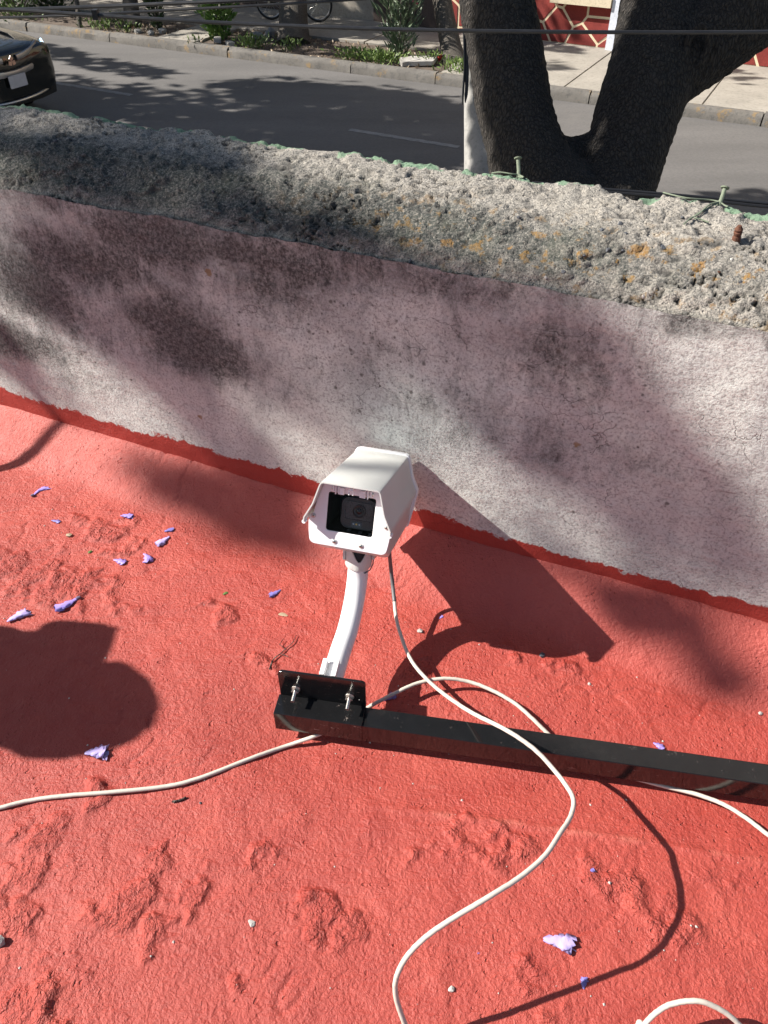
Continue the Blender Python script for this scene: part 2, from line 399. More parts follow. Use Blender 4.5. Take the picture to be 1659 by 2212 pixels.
def npmesh(name, V, Q, mat, parent=None, smooth=True):
    V = np.asarray(V, np.float32); Q = np.asarray(Q, np.int32); k = Q.shape[1]
    me = bpy.data.meshes.new(name); me.vertices.add(len(V)); me.vertices.foreach_set('co', V.ravel())
    me.loops.add(Q.size); me.loops.foreach_set('vertex_index', Q.ravel())
    me.polygons.add(len(Q)); me.polygons.foreach_set('loop_start', np.arange(0, Q.size, k, dtype=np.int32))
    me.polygons.foreach_set('use_smooth', np.full(len(Q), smooth)); me.update(calc_edges=True); me.validate()
    me.materials.append(mat); o = bpy.data.objects.new(name, me); return link(o, parent)
def gridq(nu, nv):
    i = np.arange((nu - 1) * (nv - 1)); a = i // (nv - 1) * nv + i % (nv - 1)
    return np.stack([a, a + nv, a + nv + 1, a + 1], 1)
def setattr_f(o, name, arr):
    at_ = o.data.attributes.new(name, 'FLOAT', 'POINT'); at_.data.foreach_set('value', np.asarray(arr, np.float32).ravel())
class MB:
    def __init__(s): s.v = []; s.f = []
    def add(s, v, f):
        k = len(s.v); s.v += [tuple(map(float, p)) for p in v]; s.f += [tuple(i + k for i in q) for q in f]; return s
    def box(s, c, size, R=None, bev=0):
        hx, hy, hz = [x / 2 for x in size]; pts = []
        for sx in (-1, 1):
            for sy in (-1, 1):
                for sz in (-1, 1): pts.append(Vector((sx * hx, sy * hy, sz * hz)))
        if R is not None: pts = [R @ p for p in pts]
        pts = [p + Vector(c) for p in pts]
        return s.add(pts, [(0, 1, 3, 2), (4, 6, 7, 5), (0, 4, 5, 1), (2, 3, 7, 6), (0, 2, 6, 4), (1, 5, 7, 3)])
    def tube(s, pts, rad, n=10, cap=True):
        P = [np.asarray(p, float) for p in pts]; R = rad if hasattr(rad, '__len__') else [rad] * len(P)
        T = [P[min(i + 1, len(P) - 1)] - P[max(i - 1, 0)] for i in range(len(P))]
        T = [t / (np.linalg.norm(t) + 1e-12) for t in T]
        a = np.array([0, 0, 1.]) if abs(T[0][2]) < .9 else np.array([1., 0, 0])
        nrm = np.cross(T[0], a); nrm /= np.linalg.norm(nrm); v = []
        for p, t, r in zip(P, T, R):
            nrm = nrm - t * (nrm @ t); nrm /= np.linalg.norm(nrm) + 1e-12; b = np.cross(t, nrm)
            for k in range(n):
                th = 2 * math.pi * k / n; v.append(p + r * (math.cos(th) * nrm + math.sin(th) * b))
        f = [(i * n + k, i * n + (k + 1) % n, (i + 1) * n + (k + 1) % n, (i + 1) * n + k) for i in range(len(P) - 1) for k in range(n)]
        if cap: f += [tuple(range(n))[::-1], tuple((len(P) - 1) * n + k for k in range(n))]
        return s.add(v, f)
    def prism(s, poly, z0, z1, fn=None):
        n = len(poly); fn = fn or (lambda x, y, z: (x, y, z))
        v = [fn(x, y, z0) for x, y in poly] + [fn(x, y, z1) for x, y in poly]
        f = [(i, (i + 1) % n, n + (i + 1) % n, n + i) for i in range(n)] + [tuple(range(n))[::-1], tuple(range(n, 2 * n))]
        return s.add(v, f)
    def lathe(s, prof, n=20, M4=None):
        v = [Vector((r * math.cos(2 * math.pi * k / n), r * math.sin(2 * math.pi * k / n), z)) for r, z in prof for k in range(n)]
        if M4 is not None: v = [M4 @ p for p in v]
        f = [(i * n + k, i * n + (k + 1) % n, (i + 1) * n + (k + 1) % n, (i + 1) * n + k) for i in range(len(prof) - 1) for k in range(n)]
        f += [tuple(range(n))[::-1], tuple((len(prof) - 1) * n + k for k in range(n))]
        return s.add(v, f)
    def obj(s, name, mat, parent=None, smooth=True, sharp=35): return pyobj(name, s.v, s.f, mat, parent, smooth, None, sharp if smooth else None)
def bevel(o, w=.001, seg=2):
    b = o.modifiers.new('bevel', 'BEVEL'); b.width = w; b.segments = seg; b.limit_method = 'ANGLE'; b.angle_limit = math.radians(40); return o
def local(o, base):                                   # shift a world-built mesh so that its origin is at base
    o.data.transform(Matrix.Translation(-Vector(base))); return o
def rebase(o, base):
    local(o, base); o.location = tuple(base); return o
def spline(P, n=12):
    P = np.asarray(P, float); out = []
    for i in range(len(P) - 1):
        p0 = P[max(i - 1, 0)]; p1 = P[i]; p2 = P[i + 1]; p3 = P[min(i + 2, len(P) - 1)]
        for t in np.linspace(0, 1, n, endpoint=False):
            out.append(.5 * ((2 * p1) + (-p0 + p2) * t + (2 * p0 - 5 * p1 + 4 * p2 - p3) * t * t + (-p0 + 3 * p1 - 3 * p2 + p3) * t ** 3))
    out.append(P[-1]); return np.array(out)
def rrect(w, h, r, n=5, cx=0, cy=0):
    pts = []
    for sx, sy, a0 in ((1, 1, 0), (-1, 1, 90), (-1, -1, 180), (1, -1, 270)):
        for k in range(n + 1):
            a = math.radians(a0 + 90 * k / n); pts.append((cx + sx * (w / 2 - r) + r * math.cos(a), cy + sy * (h / 2 - r) + r * math.sin(a)))
    return pts
def round_poly(P, rad, n=4):
    out = []; m = len(P)
    for i in range(m):
        p = np.array(P[i], float); a = np.array(P[i - 1], float) - p; b = np.array(P[(i + 1) % m], float) - p
        r = rad[i] if hasattr(rad, '__len__') else rad
        la, lb = np.linalg.norm(a), np.linalg.norm(b); q = min(r, la * .45, lb * .45)
        if q < 1e-6: out.append(tuple(p)); continue
        A = p + a / la * q; B = p + b / lb * q
        for t in np.linspace(0, 1, n + 1): out.append(tuple((1 - t) ** 2 * A + 2 * t * (1 - t) * p + t * t * B))
    return out
def leaves(name, C, size, mat, parent=None, aspect=.5, up=0.0, rng=RNG, dirs=None):
    """one mesh of many folded, pointed leaf blades"""
    C = np.asarray(C, float); n = len(C); size = np.broadcast_to(size, n) * rng.uniform(.7, 1.3, n)
    d = rng.normal(size=(n, 3)) if dirs is None else np.asarray(dirs, float) + rng.normal(size=(n, 3)) * .25
    d[:, 2] += up; d /= np.linalg.norm(d, axis=1)[:, None]
    s = np.cross(d, rng.normal(size=(n, 3))); s /= np.linalg.norm(s, axis=1)[:, None]; k = np.cross(d, s)
    L = size[:, None]; w = L * aspect * .5
    V = np.stack([C - d * L * .5, C - d * L * .05 + s * w + k * w * .35, C + d * L * .5, C - d * L * .05 - s * w + k * w * .35], 1).reshape(-1, 3)
    i = np.arange(n)[:, None] * 4
    T = np.concatenate([i + np.array([[0, 1, 2]]), i + np.array([[0, 2, 3]])], 0)
    return npmesh(name, V, T, mat, parent, smooth=False)

# ================================================================== SETTING: the roof
def axis(lo, hi, step, far_lo, far_hi, fstep=.12):
    a = np.arange(lo, hi + step * .5, step)
    return np.concatenate([np.arange(far_lo, lo - fstep * .3, fstep), a, np.arange(hi + fstep, far_hi, fstep)])
BM = np.array([.9868, -.1622, 0.0]); BN = np.array([.1622, .9868, 0.0]); B0 = np.array([-.1675, .6535, 0.0])   # beam: along, across, near left corner
def _isl():
    out = []
    for px, py, rx, ry, k in ((300, 1955, .075, .060, 1.), (700, 1975, .055, .035, 1.), (18, 1940, .06, .06, 1.), (60, 2185, .075, .05, 1.), (120, 1255, .17, .075, .9), (240, 1150, .12, .05, .8), (480, 1340, .05, .02, .8), (560, 1410, .05, .03, .7), (690, 1470, .04, .02, .6),
                              (1085, 1830, .050, .040, 1.), (1000, 1810, .05, .03, .8), (905, 1870, .04, .03, .6), (380, 1870, .06, .03, .7), (560, 1860, .05, .03, .6), (1180, 1440, .12, .03, .6), (1290, 1500, .10, .03, .5), (1330, 1900, .10, .07, .55), (1480, 2010, .08, .05, .5),
                              (640, 1560, .06, .03, .5), (230, 1730, .09, .03, .5), (60, 1830, .08, .05, .7), (870, 1450, .05, .03, .7), (1560, 1900, .06, .05, .5), (1150, 2120, .08, .04, .5), (470, 2110, .10, .03, .45)):
        q = at(px, py, 0.0); uu, vv = to_uv(q); out.append((uu, vv, rx, ry, k))
    return out
ISL = _isl()
def roof_rough(u, v):
    m = np.zeros_like(np.asarray(u, float)); wu = u + .045 * fbm(u * 13, v * 13, 4, 71, .6); wv = v + .045 * fbm(u * 13 + 5, v * 13, 4, 73, .6)
    for uu, vv, rx, ry, k in ISL: m = np.maximum(m, k * np.exp(-((wu - uu) / rx) ** 2 - ((wv - vv) / ry) ** 2))
    return np.clip(m * (.62 + .9 * fbm(u * 22, v * 22, 3, 81)) + .13 * fbm(u * 9, v * 9, 3, 75) + .06, 0, 1)
def roof_height(u, v):
    u = np.asarray(u, float); v = np.asarray(v, float)
    w = v + .018 * fbm(u * 3.1, v * 3.1, 2, 5)
    cove = (.046 + .020 * sstep(-.6, .15, u)) * (1 - sstep(-.01, .125, w)) + .012 * np.exp(-np.maximum(v, 0) / .09) + .006 * np.exp(-np.maximum(v, 0) / .012)
    h = cove + .0045 * fbm(u * 2.2, v * 2.6, 3, 1)
    rough = roof_rough(u, v); patch = sstep(.30, .62, rough)
    h = h + .0016 * sstep(.36, .46, rough + .12 * fbm(u * 40, v * 40, 3, 77)) + .0044 * patch * np.abs(fbm(u * 24, v * 24, 4, 21, .55)) + .0010 * sstep(.0, .04, fbm(u * 6 + .3 * w, v * 7, 3, 23)) + .0007 * fbm(u * 30, v * 38, 3, 31)
    l1, rid = worley(u * 11 + .15 * fbm(u * 20, v * 20, 2, 3), v * 11, 5)
    bump = np.where(rid > .55, np.sqrt(np.clip(1 - (l1 / (.14 + .22 * (rid - .55))) ** 2, 0, 1)), 0)
    h = h + .0050 * bump * (.22 + .8 * patch) * (.4 + .9 * rid)
    l2, rid2 = worley(u * 34, v * 34, 9)
    h = h + .0022 * np.where(rid2 > .7, np.clip(1 - (l2 / .28) ** 2, 0, 1), 0) * (.12 + .9 * patch)
    cr = np.abs(fbm(u * 5.2 + 9, v * 5.2, 3, 41)); h = h - .003 * np.exp(-(cr / .012) ** 2) * sstep(.1, .4, fbm(u * 3, v * 3, 2, 43) + .1)
    x = u * WD[0] + (WC - v) * WN[0]; y = u * WD[1] + (WC - v) * WN[1]
    bt = (x - B0[0]) * BN[0] + (y - B0[1]) * BN[1]; bs = (x - B0[0]) * BM[0] + (y - B0[1]) * BM[1]
    near = np.exp(-((bt - .0) / .075) ** 2) * sstep(-.15, .05, bs)
    h = h * (1 - .6 * near) - .013 * near
    rt = (x + .075) * .147 + (y - .545) * .989 + .006 * fbm(u * 4, v * 4, 2, 61)
    h = h + .0022 * np.exp(-(rt / .006) ** 2) * sstep(-.05, .1, x + .03)
    return h
ua = axis(-1.50, .55, .0035, -5.0, 4.0); va = axis(-.02, 1.18, .0035, -.02, 5.0)
va = va[va >= -.021]
U, V_ = np.meshgrid(ua, va, indexing='ij')
Hh = roof_height(U, V_)
P = WD[None, None] * U[..., None] + WN[None, None] * (WC - V_)[..., None]; P[..., 2] += Hh
roof = npmesh('roof', P.reshape(-1, 3), gridq(len(ua), len(va))[:, ::-1], M['red']); tag(roof, kind='structure')
setattr_f(roof, 'rough', np.clip(sstep(.25, .6, roof_rough(U, V_)) + .25 * sstep(.1, .3, fbm(U * 5, V_ * 5, 3, 79)), 0, 1))
setattr_f(roof, 'cove', (1 - sstep(.05, .16, V_ + .05 * fbm(U * 4, V_ * 4, 3, 77))))
X_ = P[..., 0]; Y_ = P[..., 1]
rt = (X_ + .075) * .147 + (Y_ - .545) * .989 + .006 * fbm(U * 4, V_ * 4, 2, 61)
setattr_f(roof, 'ridge', .55 * np.exp(-(rt / .005) ** 2) * sstep(-.05, .1, X_ + .03) * sstep(-.1, .3, fbm(U * 14, V_ * 14, 3, 63)))
def roofz(x, y):
    u, v = to_uv((x, y)); return float(roof_height(np.array([u]), np.array([v]))[0])
def onroof(px, py, dz=0.0):
    z = 0.0
    for _ in range(5):
        p = at(px, py, z + dz); z = roofz(p[0], p[1])
    return at(px, py, z + dz)

# ================================================================== parapet wall
para = empty('parapet_wall', uvw(0, -.1, 0), 'weathered pinkish parapet wall with lichen crusted concrete top along the red roof edge', 'wall')
pbase = np.array(para.location)
def par(o): local(o, pbase); o.parent = para; return o
uw = axis(-1.45, .60, .005, -5.0, 4.0); zw = np.arange(-.03, .5751, .005)
U, Zz = np.meshgrid(uw, zw, indexing='ij')
rel = .0035 * fbm(U * 3, Zz * 4, 3, 101) + .0012 * fbm(U * 26, Zz * 30, 3, 103) + .0011 * np.abs(fbm(U * 9 + Zz * 5, Zz * 40, 3, 105))
P = WD * U[..., None] + WN * (WC + .002 - rel)[..., None]; P[..., 2] = Zz + sstep(.54, .575, Zz) * (.007 * fbm(U * 8, Zz * 0, 5, 109, .62) + .001)
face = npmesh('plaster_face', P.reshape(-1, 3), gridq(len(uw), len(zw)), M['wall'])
def wall_uv(px, py):
    p = onplane(px, py, WN, WC); return to_uv(p)[0], p[2]
def blobs(U, Z, lst):
    s = np.zeros_like(U)
    for px, py, rx, rz, a in lst:
        u0, z0 = wall_uv(px, py); s = np.maximum(s, a * np.exp(-(((U - u0) / rx) ** 2 + ((Z - z0) / rz) ** 2)))
    return s
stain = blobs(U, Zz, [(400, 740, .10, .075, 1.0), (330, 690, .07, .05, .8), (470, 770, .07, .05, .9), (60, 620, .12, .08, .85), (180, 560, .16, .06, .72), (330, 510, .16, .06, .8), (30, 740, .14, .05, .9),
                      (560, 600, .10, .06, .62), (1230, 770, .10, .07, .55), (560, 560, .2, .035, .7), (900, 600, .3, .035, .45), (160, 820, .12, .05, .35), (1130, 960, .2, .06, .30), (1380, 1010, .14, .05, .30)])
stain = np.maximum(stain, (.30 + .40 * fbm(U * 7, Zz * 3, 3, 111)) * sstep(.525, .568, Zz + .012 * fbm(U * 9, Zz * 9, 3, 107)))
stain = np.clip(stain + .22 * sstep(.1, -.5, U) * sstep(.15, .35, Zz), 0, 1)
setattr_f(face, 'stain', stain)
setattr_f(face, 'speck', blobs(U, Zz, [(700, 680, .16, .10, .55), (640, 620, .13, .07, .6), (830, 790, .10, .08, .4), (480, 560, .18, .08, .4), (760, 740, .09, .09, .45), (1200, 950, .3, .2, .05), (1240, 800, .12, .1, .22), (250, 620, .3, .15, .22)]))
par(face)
# coping: rounded, pitted, ragged
uc = axis(-1.50, .60, .0032, -5.0, 4.0, .1); sc_ = np.linspace(0, 1, 132)
prof = spline([(.020, .552), (.012, .562), (.0085, .571), (.019, .586), (.042, .602), (.085, .627), (.15, .640), (.192, .644), (.210, .640), (.218, .624), (.219, .596), (.219, .50)], 14)
arc = np.r_[0, np.cumsum(np.hypot(*np.diff(prof, axis=0).T))]; arcn = arc / arc[-1]
pv = np.interp(sc_, arcn, prof[:, 0]); pz = np.interp(sc_, arcn, prof[:, 1])
tv = np.gradient(pv); tz = np.gradient(pz); ln = np.hypot(tv, tz); nv, nz = -tz / ln, tv / ln
U, S = np.meshgrid(uc, sc_ * arc[-1], indexing='ij')
wob = fbm(U * 4.1, S * 2, 3, 121)
wx = .55 * fbm(U * 30, S * 30, 3, 123); wy = .55 * fbm(U * 30 + 7, S * 30, 3, 125)
l1, r1 = worley(U * 19 + wx, S * 27 + wy, 31); l2, r2 = worley(U * 52 + 1.2 * wx, S * 70 + 1.2 * wy, 33)
pit = np.where(r1 > .78, np.clip(1 - (l1 / .30) ** 2, 0, 1), 0) * sstep(-.25, .15, fbm(U * 6, S * 6, 2, 131)) + .7 * np.where(r2 > .60, np.clip(1 - (l2 / .36) ** 2, 0, 1), 0) * sstep(-.2, .2, fbm(U * 9, S * 9, 2, 133))
ck = np.abs(fbm(U * 8 + 4, S * 13, 5, 141, .62)); crack = np.exp(-(ck / .020) ** 2) * sstep(.0, .3, fbm(U * 4, S * 4, 2, 143) + .16)
agg = np.where(r2 < .25, np.clip(1 - (l2 / .4) ** 2, 0, 1), 0)
rid = 1 - 2 * np.abs(fbm(U * 17 + wx, S * 21 + wy, 4, 157, .6))
flake = sstep(.02, .07, fbm(U * 12 + wx, S * 16 + wy, 4, 167, .6)); disp = .0045 * flake + .0034 * rid * sstep(-.3, .3, fbm(U * 3.3, S * 3, 2, 159)) + .0045 * fbm(U * 7, S * 7, 3, 151) + .0034 * fbm(U * 34, S * 34, 4, 153, .65) + .0016 * fbm(U * 120, S * 120, 2, 155) - .0045 * pit - .013 * crack + .0010 * agg
endz = sstep(.02, .06, S)
disp = .8 * disp * (.35 + .65 * endz)
edge_rag = (1 - sstep(.0, .045, S)) * (.010 * fbm(U * 9, S * 3, 5, 161, .62) + .001)
rim = np.exp(-((S - .250) / .03) ** 2) * .011 * np.clip(fbm(U * 13, S * 5, 4, 163, .6), -.5, 1)
tv_ = pv[None] + nv[None] * (disp + rim); tz_ = pz[None] + nz[None] * (disp + rim) + edge_rag
P = WD * U[..., None] + WN * (WC + tv_)[..., None]; P[..., 2] = tz_ + .003 * fbm(U * 2.3, U * 0, 2, 165)
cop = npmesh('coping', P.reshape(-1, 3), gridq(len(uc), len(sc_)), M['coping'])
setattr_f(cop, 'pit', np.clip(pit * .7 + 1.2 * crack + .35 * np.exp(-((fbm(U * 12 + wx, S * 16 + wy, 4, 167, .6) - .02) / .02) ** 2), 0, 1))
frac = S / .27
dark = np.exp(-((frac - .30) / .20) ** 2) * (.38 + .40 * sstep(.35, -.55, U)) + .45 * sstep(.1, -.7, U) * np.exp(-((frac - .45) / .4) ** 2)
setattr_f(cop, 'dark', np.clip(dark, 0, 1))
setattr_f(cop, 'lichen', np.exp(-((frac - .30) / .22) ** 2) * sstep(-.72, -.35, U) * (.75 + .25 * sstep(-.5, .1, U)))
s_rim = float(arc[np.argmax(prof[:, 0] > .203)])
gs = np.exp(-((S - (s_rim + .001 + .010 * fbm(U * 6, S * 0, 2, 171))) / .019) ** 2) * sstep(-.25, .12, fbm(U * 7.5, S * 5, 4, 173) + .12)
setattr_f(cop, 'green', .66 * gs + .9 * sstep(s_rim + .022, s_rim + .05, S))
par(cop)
from mathutils.bvhtree import BVHTree
_cv = P.reshape(-1, 3); _bvh = BVHTree.FromPolygons([tuple(q) for q in _cv], [tuple(int(i) for i in q) for q in gridq(len(uc), len(sc_))])
def cop_surface(px, py):                               # where a sight line meets the coping
    for dy in range(0, 60, 2):
        r = ray(px, py + dy); h = _bvh.ray_cast(Vector(CAMP), Vector(r / np.linalg.norm(r)))
        if h[0] is not None: break
    n = np.array(h[1]); n = -n if n[2] < 0 else n
    return np.array(h[0]), n
# street side of the building below
b = MB(); hw = 6.0
a0, a1 = uvw(-5.0, -.2185, 0), uvw(3.9, -.2185, 0); c0, c1 = uvw(-5.0, -.05, 0), uvw(3.9, -.05, 0)
b.add([a0 * [1, 1, 0] + [0, 0, Z_ROAD], a1 * [1, 1, 0] + [0, 0, Z_ROAD], a1 * [1, 1, 0] + [0, 0, .51], a0 * [1, 1, 0] + [0, 0, .51]], [(0, 1, 2, 3)])
par(b.obj('street_face', M['beige'], None, False))
# aggregate stones showing in the coping
def rock(name, size, mat, parent=None, seed=0, flat=.6):
    r = random.Random(seed); bm = bmesh.new(); bmesh.ops.create_icosphere(bm, subdivisions=1, radius=1)
    for vtx in bm.verts:
        k = .72 + .5 * r.random(); vtx.co *= k; vtx.co.z *= flat
        vtx.co *= size
    me = bpy.data.meshes.new(name); bm.to_mesh(me); bm.free(); me.materials.append(mat)
    return link(bpy.data.objects.new(name, me), parent)
for i, (px, py, s, m) in enumerate([(1312, 540, .006, 'pebble'), (1345, 541, .0045, 'pebble'), (1430, 532, .008, 'pebble'), (1340, 483, .0065, 'pebble'), (1232, 496, .006, 'pebble'), (1300, 497, .006, 'pebble'),
                                    (1218, 588, .006, 'pebble'), (1262, 553, .004, 'pebble'), (1475, 470, .005, 'pebble'), (1352, 505, .005, 'pebble'), (1600, 610, .005, 'pebble'), (1554, 588, .0035, 'rust'),
                                    (885, 565, .005, 'pebble'), (270, 378, .007, 'pebble'), (120, 305, .006, 'pebble'), (460, 415, .006, 'pebble'), (1120, 470, .005, 'pebble'), (1580, 560, .004, 'pebble_l'), (1180, 600, .004, 'pebble_l'), (1390, 640, .004, 'pebble_l')]):
    p, n = cop_surface(px, py)
    o = rock('pebble', s * .72, M[m], para, 40 + i); o.location = Vector(p - n * s * .15 - pbase); o.rotation_euler = (random.random() * 3, random.random(), random.random() * 6)

# nails and the rusty bolt stub on the coping
def nail(px0, py0, px1, py1, label, wires):
    p0, n = cop_surface(px0, py0); n0 = WN * (WC + .20); base = p0 - np.array([0, 0, .006])
    dpt = (p0 - CAMP) @ np.array([0, CT, -ST]); top = atd(px1, py1, dpt * 1.0)
    root = empty('nail', base, label, 'nail', 'bent old nails on the parapet top')
    ax = top - base; L = np.linalg.norm(ax); ax /= L
    b = MB(); b.tube([base, base + ax * L * .5 + np.array([.0008, 0, 0]), base + ax * (L - .002)], [.0032, .0029, .0030], 10)
    s_ = b.obj('shank', M['nailgreen'], root); local(s_, base)
    b = MB(); b.tube([base + ax * (L - .002), base + ax * (L - .0005), base + ax * L], [.0058, .0062, .0052], 12)
    local(b.obj('head', M['nailgreen'], root), base)
    b = MB()
    for wire in wires:
        pts = []
        for (px, py) in wire:
            q, qn = cop_surface(px, py); pts.append(q + qn * .004)
        pts[0] = base + ax * .012
        b.tube(spline(pts, 6), .0011, 6)
    local(b.obj('tie_wire', M['nailgreen'], root), base)
nail(1121, 372, 1119, 340, 'short upright nail with a flat head in the green paint near the dark tree fork', [[(1121, 366), (1100, 368), (1078, 374), (1060, 372)], [(1121, 366), (1130, 376), (1122, 384)]])
nail(1551, 441, 1567, 404, 'leaning nail with trailing tie wire near the right end of the parapet', [[(1552, 436), (1530, 430), (1480, 428), (1432, 421)], [(1552, 436), (1530, 448), (1508, 468), (1490, 478), (1478, 488)], [(1520, 456), (1500, 470), (1515, 478), (1530, 481)], [(1554, 438), (1560, 447), (1572, 450)]])
p, n = cop_surface(1590, 518)
b = MB(); ax = np.array([-.10, -.10, 1.0]); ax /= np.linalg.norm(ax)
b.tube([p - ax * .006 + 0 * n, p + ax * .004, p + ax * .006, p + ax * .011, p + ax * .012, p + ax * .015, p + ax * .017, p + ax * .020], [.0056, .0056, .0045, .0057, .0047, .0056, .0042, .0026], 12)
tag(rebase(b.obj('bolt_stub', M['rust']), p - ax * .005), 'rusty broken bolt stub sticking out of the parapet top', 'bolt')

# ================================================================== security camera on the arm
R3 = Matrix(((0.9727, 0.1048, -0.2071), (-0.2318, 0.3939, -0.8895), (-0.0116, 0.9132, 0.4074)))
T3 = Vector((-0.0515, 0.8445, 0.2693))
cbase = at(716, 1470, .05)
sec = empty('security_camera', cbase, 'white security camera housing on a curved white arm, standing before the parapet', 'camera')
def HP(x, y, z): return T3 + R3 @ Vector((x, y, z))
def hpart(mb, name, mat, parent=sec, smooth=True, bev=0, sharp=35):
    o = pyobj(name, [HP(*p) - Vector(cbase) for p in mb.v], mb.f, mat, parent, smooth, None, sharp if smooth else None)
    if bev: bevel(o, bev, 2)
    return o
half = [(.0672, -.0050), (.0670, .0022), (.0655, .0052), (.0566, .0226), (.0548, .0270), (.0470, .0545)]
top_r = [(.0466, .0560), (.0445, .0597), (.0405, .0612)]
out_r = half + top_r
def visor_poly(off, z):
    pts = [(x, y) for x, y in out_r] + [(-x, y) for x, y in out_r[::-1]]
    res = []
    for i, (x, y) in enumerate(pts):
        a = np.array(pts[max(i - 1, 0)]); c = np.array(pts[min(i + 1, len(pts) - 1)]); t = c - a; t /= np.linalg.norm(t)
        nn = np.array([t[1], -t[0]]); res.append((x + nn[0] * off, y + nn[1] * off, z))
    return res
ZF, ZR = .0210, -.2085
b = MB(); zs = [ZF, -.06, -.14, ZR]; n_ = len(out_r) * 2
vv = []
for off in (0.0, -.0019):
    for z in zs: vv += visor_poly(off, z)
ff = []
for k in range(len(zs) - 1):
    for i in range(n_ - 1):
        A = k * n_ + i; ff.append((A, A + 1, A + n_ + 1, A + n_)); B_ = len(zs) * n_ + A; ff.append((B_, B_ + n_, B_ + n_ + 1, B_ + 1))
for i in range(n_ - 1):
    ff.append((i, len(zs) * n_ + i, len(zs) * n_ + i + 1, i + 1)); A = (len(zs) - 1) * n_ + i; ff.append((A, A + 1, len(zs) * n_ + A + 1, len(zs) * n_ + A))
for k in range(len(zs) - 1):
    for i in (0, n_ - 1):
        A = k * n_ + i; ff.append((A, A + n_, len(zs) * n_ + A + n_, len(zs) * n_ + A))
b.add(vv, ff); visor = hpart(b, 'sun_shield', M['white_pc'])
# rolled lip ends with a small pin on either side
for s in (-1, 1):
    b = MB(); b.tube([(s * .0665, -.006, ZF - .003), (s * .0665, -.006, ZF - .012)], .0032, 10); hpart(b, 'pivot_pin', M['white_pl'], visor)
# rear cap
def outline_cap(off, yb):
    p3 = [(x, y) for x, y, _ in visor_poly(off, 0)]
    return p3 + [(-.060, yb), (.060, yb)]
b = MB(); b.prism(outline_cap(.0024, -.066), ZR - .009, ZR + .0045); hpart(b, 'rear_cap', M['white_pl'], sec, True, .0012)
# lower body behind the plate
pl = [(.0630, -.0250), (.0642, -.008), (.0630, .001), (.0575, .004), (.0545, .020), (.0438, .0575), (-.0438, .0575), (-.0545, .020), (-.0575, .004), (-.0630, .001), (-.0642, -.008), (-.0630, -.0250), (-.0600, -.0450), (.0600, -.0450)]
plr = round_poly(pl, [.004, .003, .003, .003, .005, .004, .004, .005, .003, .003, .003, .004, .022, .022], 5)
# body shell is a hollow tray so that the lens chamber can be seen through the window
b = MB(); inner = [(x * .965, y * .965) for x, y in plr]; n = len(plr); inner2 = [(x * .98, y * .965 - (.021 if y < -.03 else 0)) for x, y in plr]
for z0, z1 in ((-.0028, ZR + .004),):
    b.add([(x, y, z0) for x, y in inner] + [(x, y, -.04) for x, y in inner2] + [(x, y, z1) for x, y in inner2], [(k * n + i, k * n + n + i, k * n + n + (i + 1) % n, k * n + (i + 1) % n) for k in range(2) for i in range(n)] + [tuple(range(2 * n, 3 * n))])
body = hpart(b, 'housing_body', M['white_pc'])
# front plate with the window opening
win = [(.0368, .0416), (-.0368, .0416), (-.0365, -.0202), (.0365, -.0202)]
def ring_plate(outer, hole, z0, z1):
    """plate with a hole: rays from the hole centre pair up outer and inner points"""
    hc = np.mean(np.array(hole), 0); K = 96; mb = MB()
    def hit(poly, a):
        d = np.array([math.cos(a), math.sin(a)]); best = None
        for i in range(len(poly)):
            p = np.array(poly[i]) - hc; q = np.array(poly[(i + 1) % len(poly)]) - hc; e = q - p
            den = d[0] * e[1] - d[1] * e[0]
            if abs(den) < 1e-12: continue
            t = (p[0] * e[1] - p[1] * e[0]) / den; s = (p[0] * d[1] - p[1] * d[0]) / den
            if t > 0 and -1e-6 <= s <= 1 + 1e-6: best = t if best is None else max(best, t)
        return hc + d * best
    angs = sorted({round(math.atan2(p[1] - hc[1], p[0] - hc[0]), 5) for p in list(outer) + list(hole)} | {round(2 * math.pi * k / K - math.pi + .001, 5) for k in range(K)})
    O = [hit(outer, a) for a in angs]; I = [hit(hole, a) for a in angs]; N = len(angs)
    v = [(p[0], p[1], z1) for p in O] + [(p[0], p[1], z1) for p in I] + [(p[0], p[1], z0) for p in O] + [(p[0], p[1], z0) for p in I]
    f = []
    for i in range(N):
        j = (i + 1) % N
        f += [(i, j, N + j, N + i), (N + i, N + j, 3 * N + j, 3 * N + i), (2 * N + i, i + 0, j, 2 * N + j)[::-1], (2 * N + j, 2 * N + i, 3 * N + i, 3 * N + j)]
    return mb.add(v, f)
winr = round_poly(win, .0045, 4)
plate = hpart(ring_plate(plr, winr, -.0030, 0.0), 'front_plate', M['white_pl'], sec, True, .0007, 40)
# dark chamber liner
b = MB(); lin = [(x * 1.03, (y - .0107) * 1.03 + .0107) for x, y in winr]; n = len(lin)
b.add([(x, y, -.0032) for x, y in lin] + [(x, y, -.085) for x, y in lin], [(i, n + i, n + (i + 1) % n, (i + 1) % n) for i in range(n)] + [tuple(range(n, 2 * n))])
hpart(b, 'lens_chamber', M['black_in'])
b = MB(); b.prism([(x * .992, (y - .0107) * .992 + .0107) for x, y in winr], -.0026, -.0018); hpart(b, 'window_pane', M['pane'], plate, False)
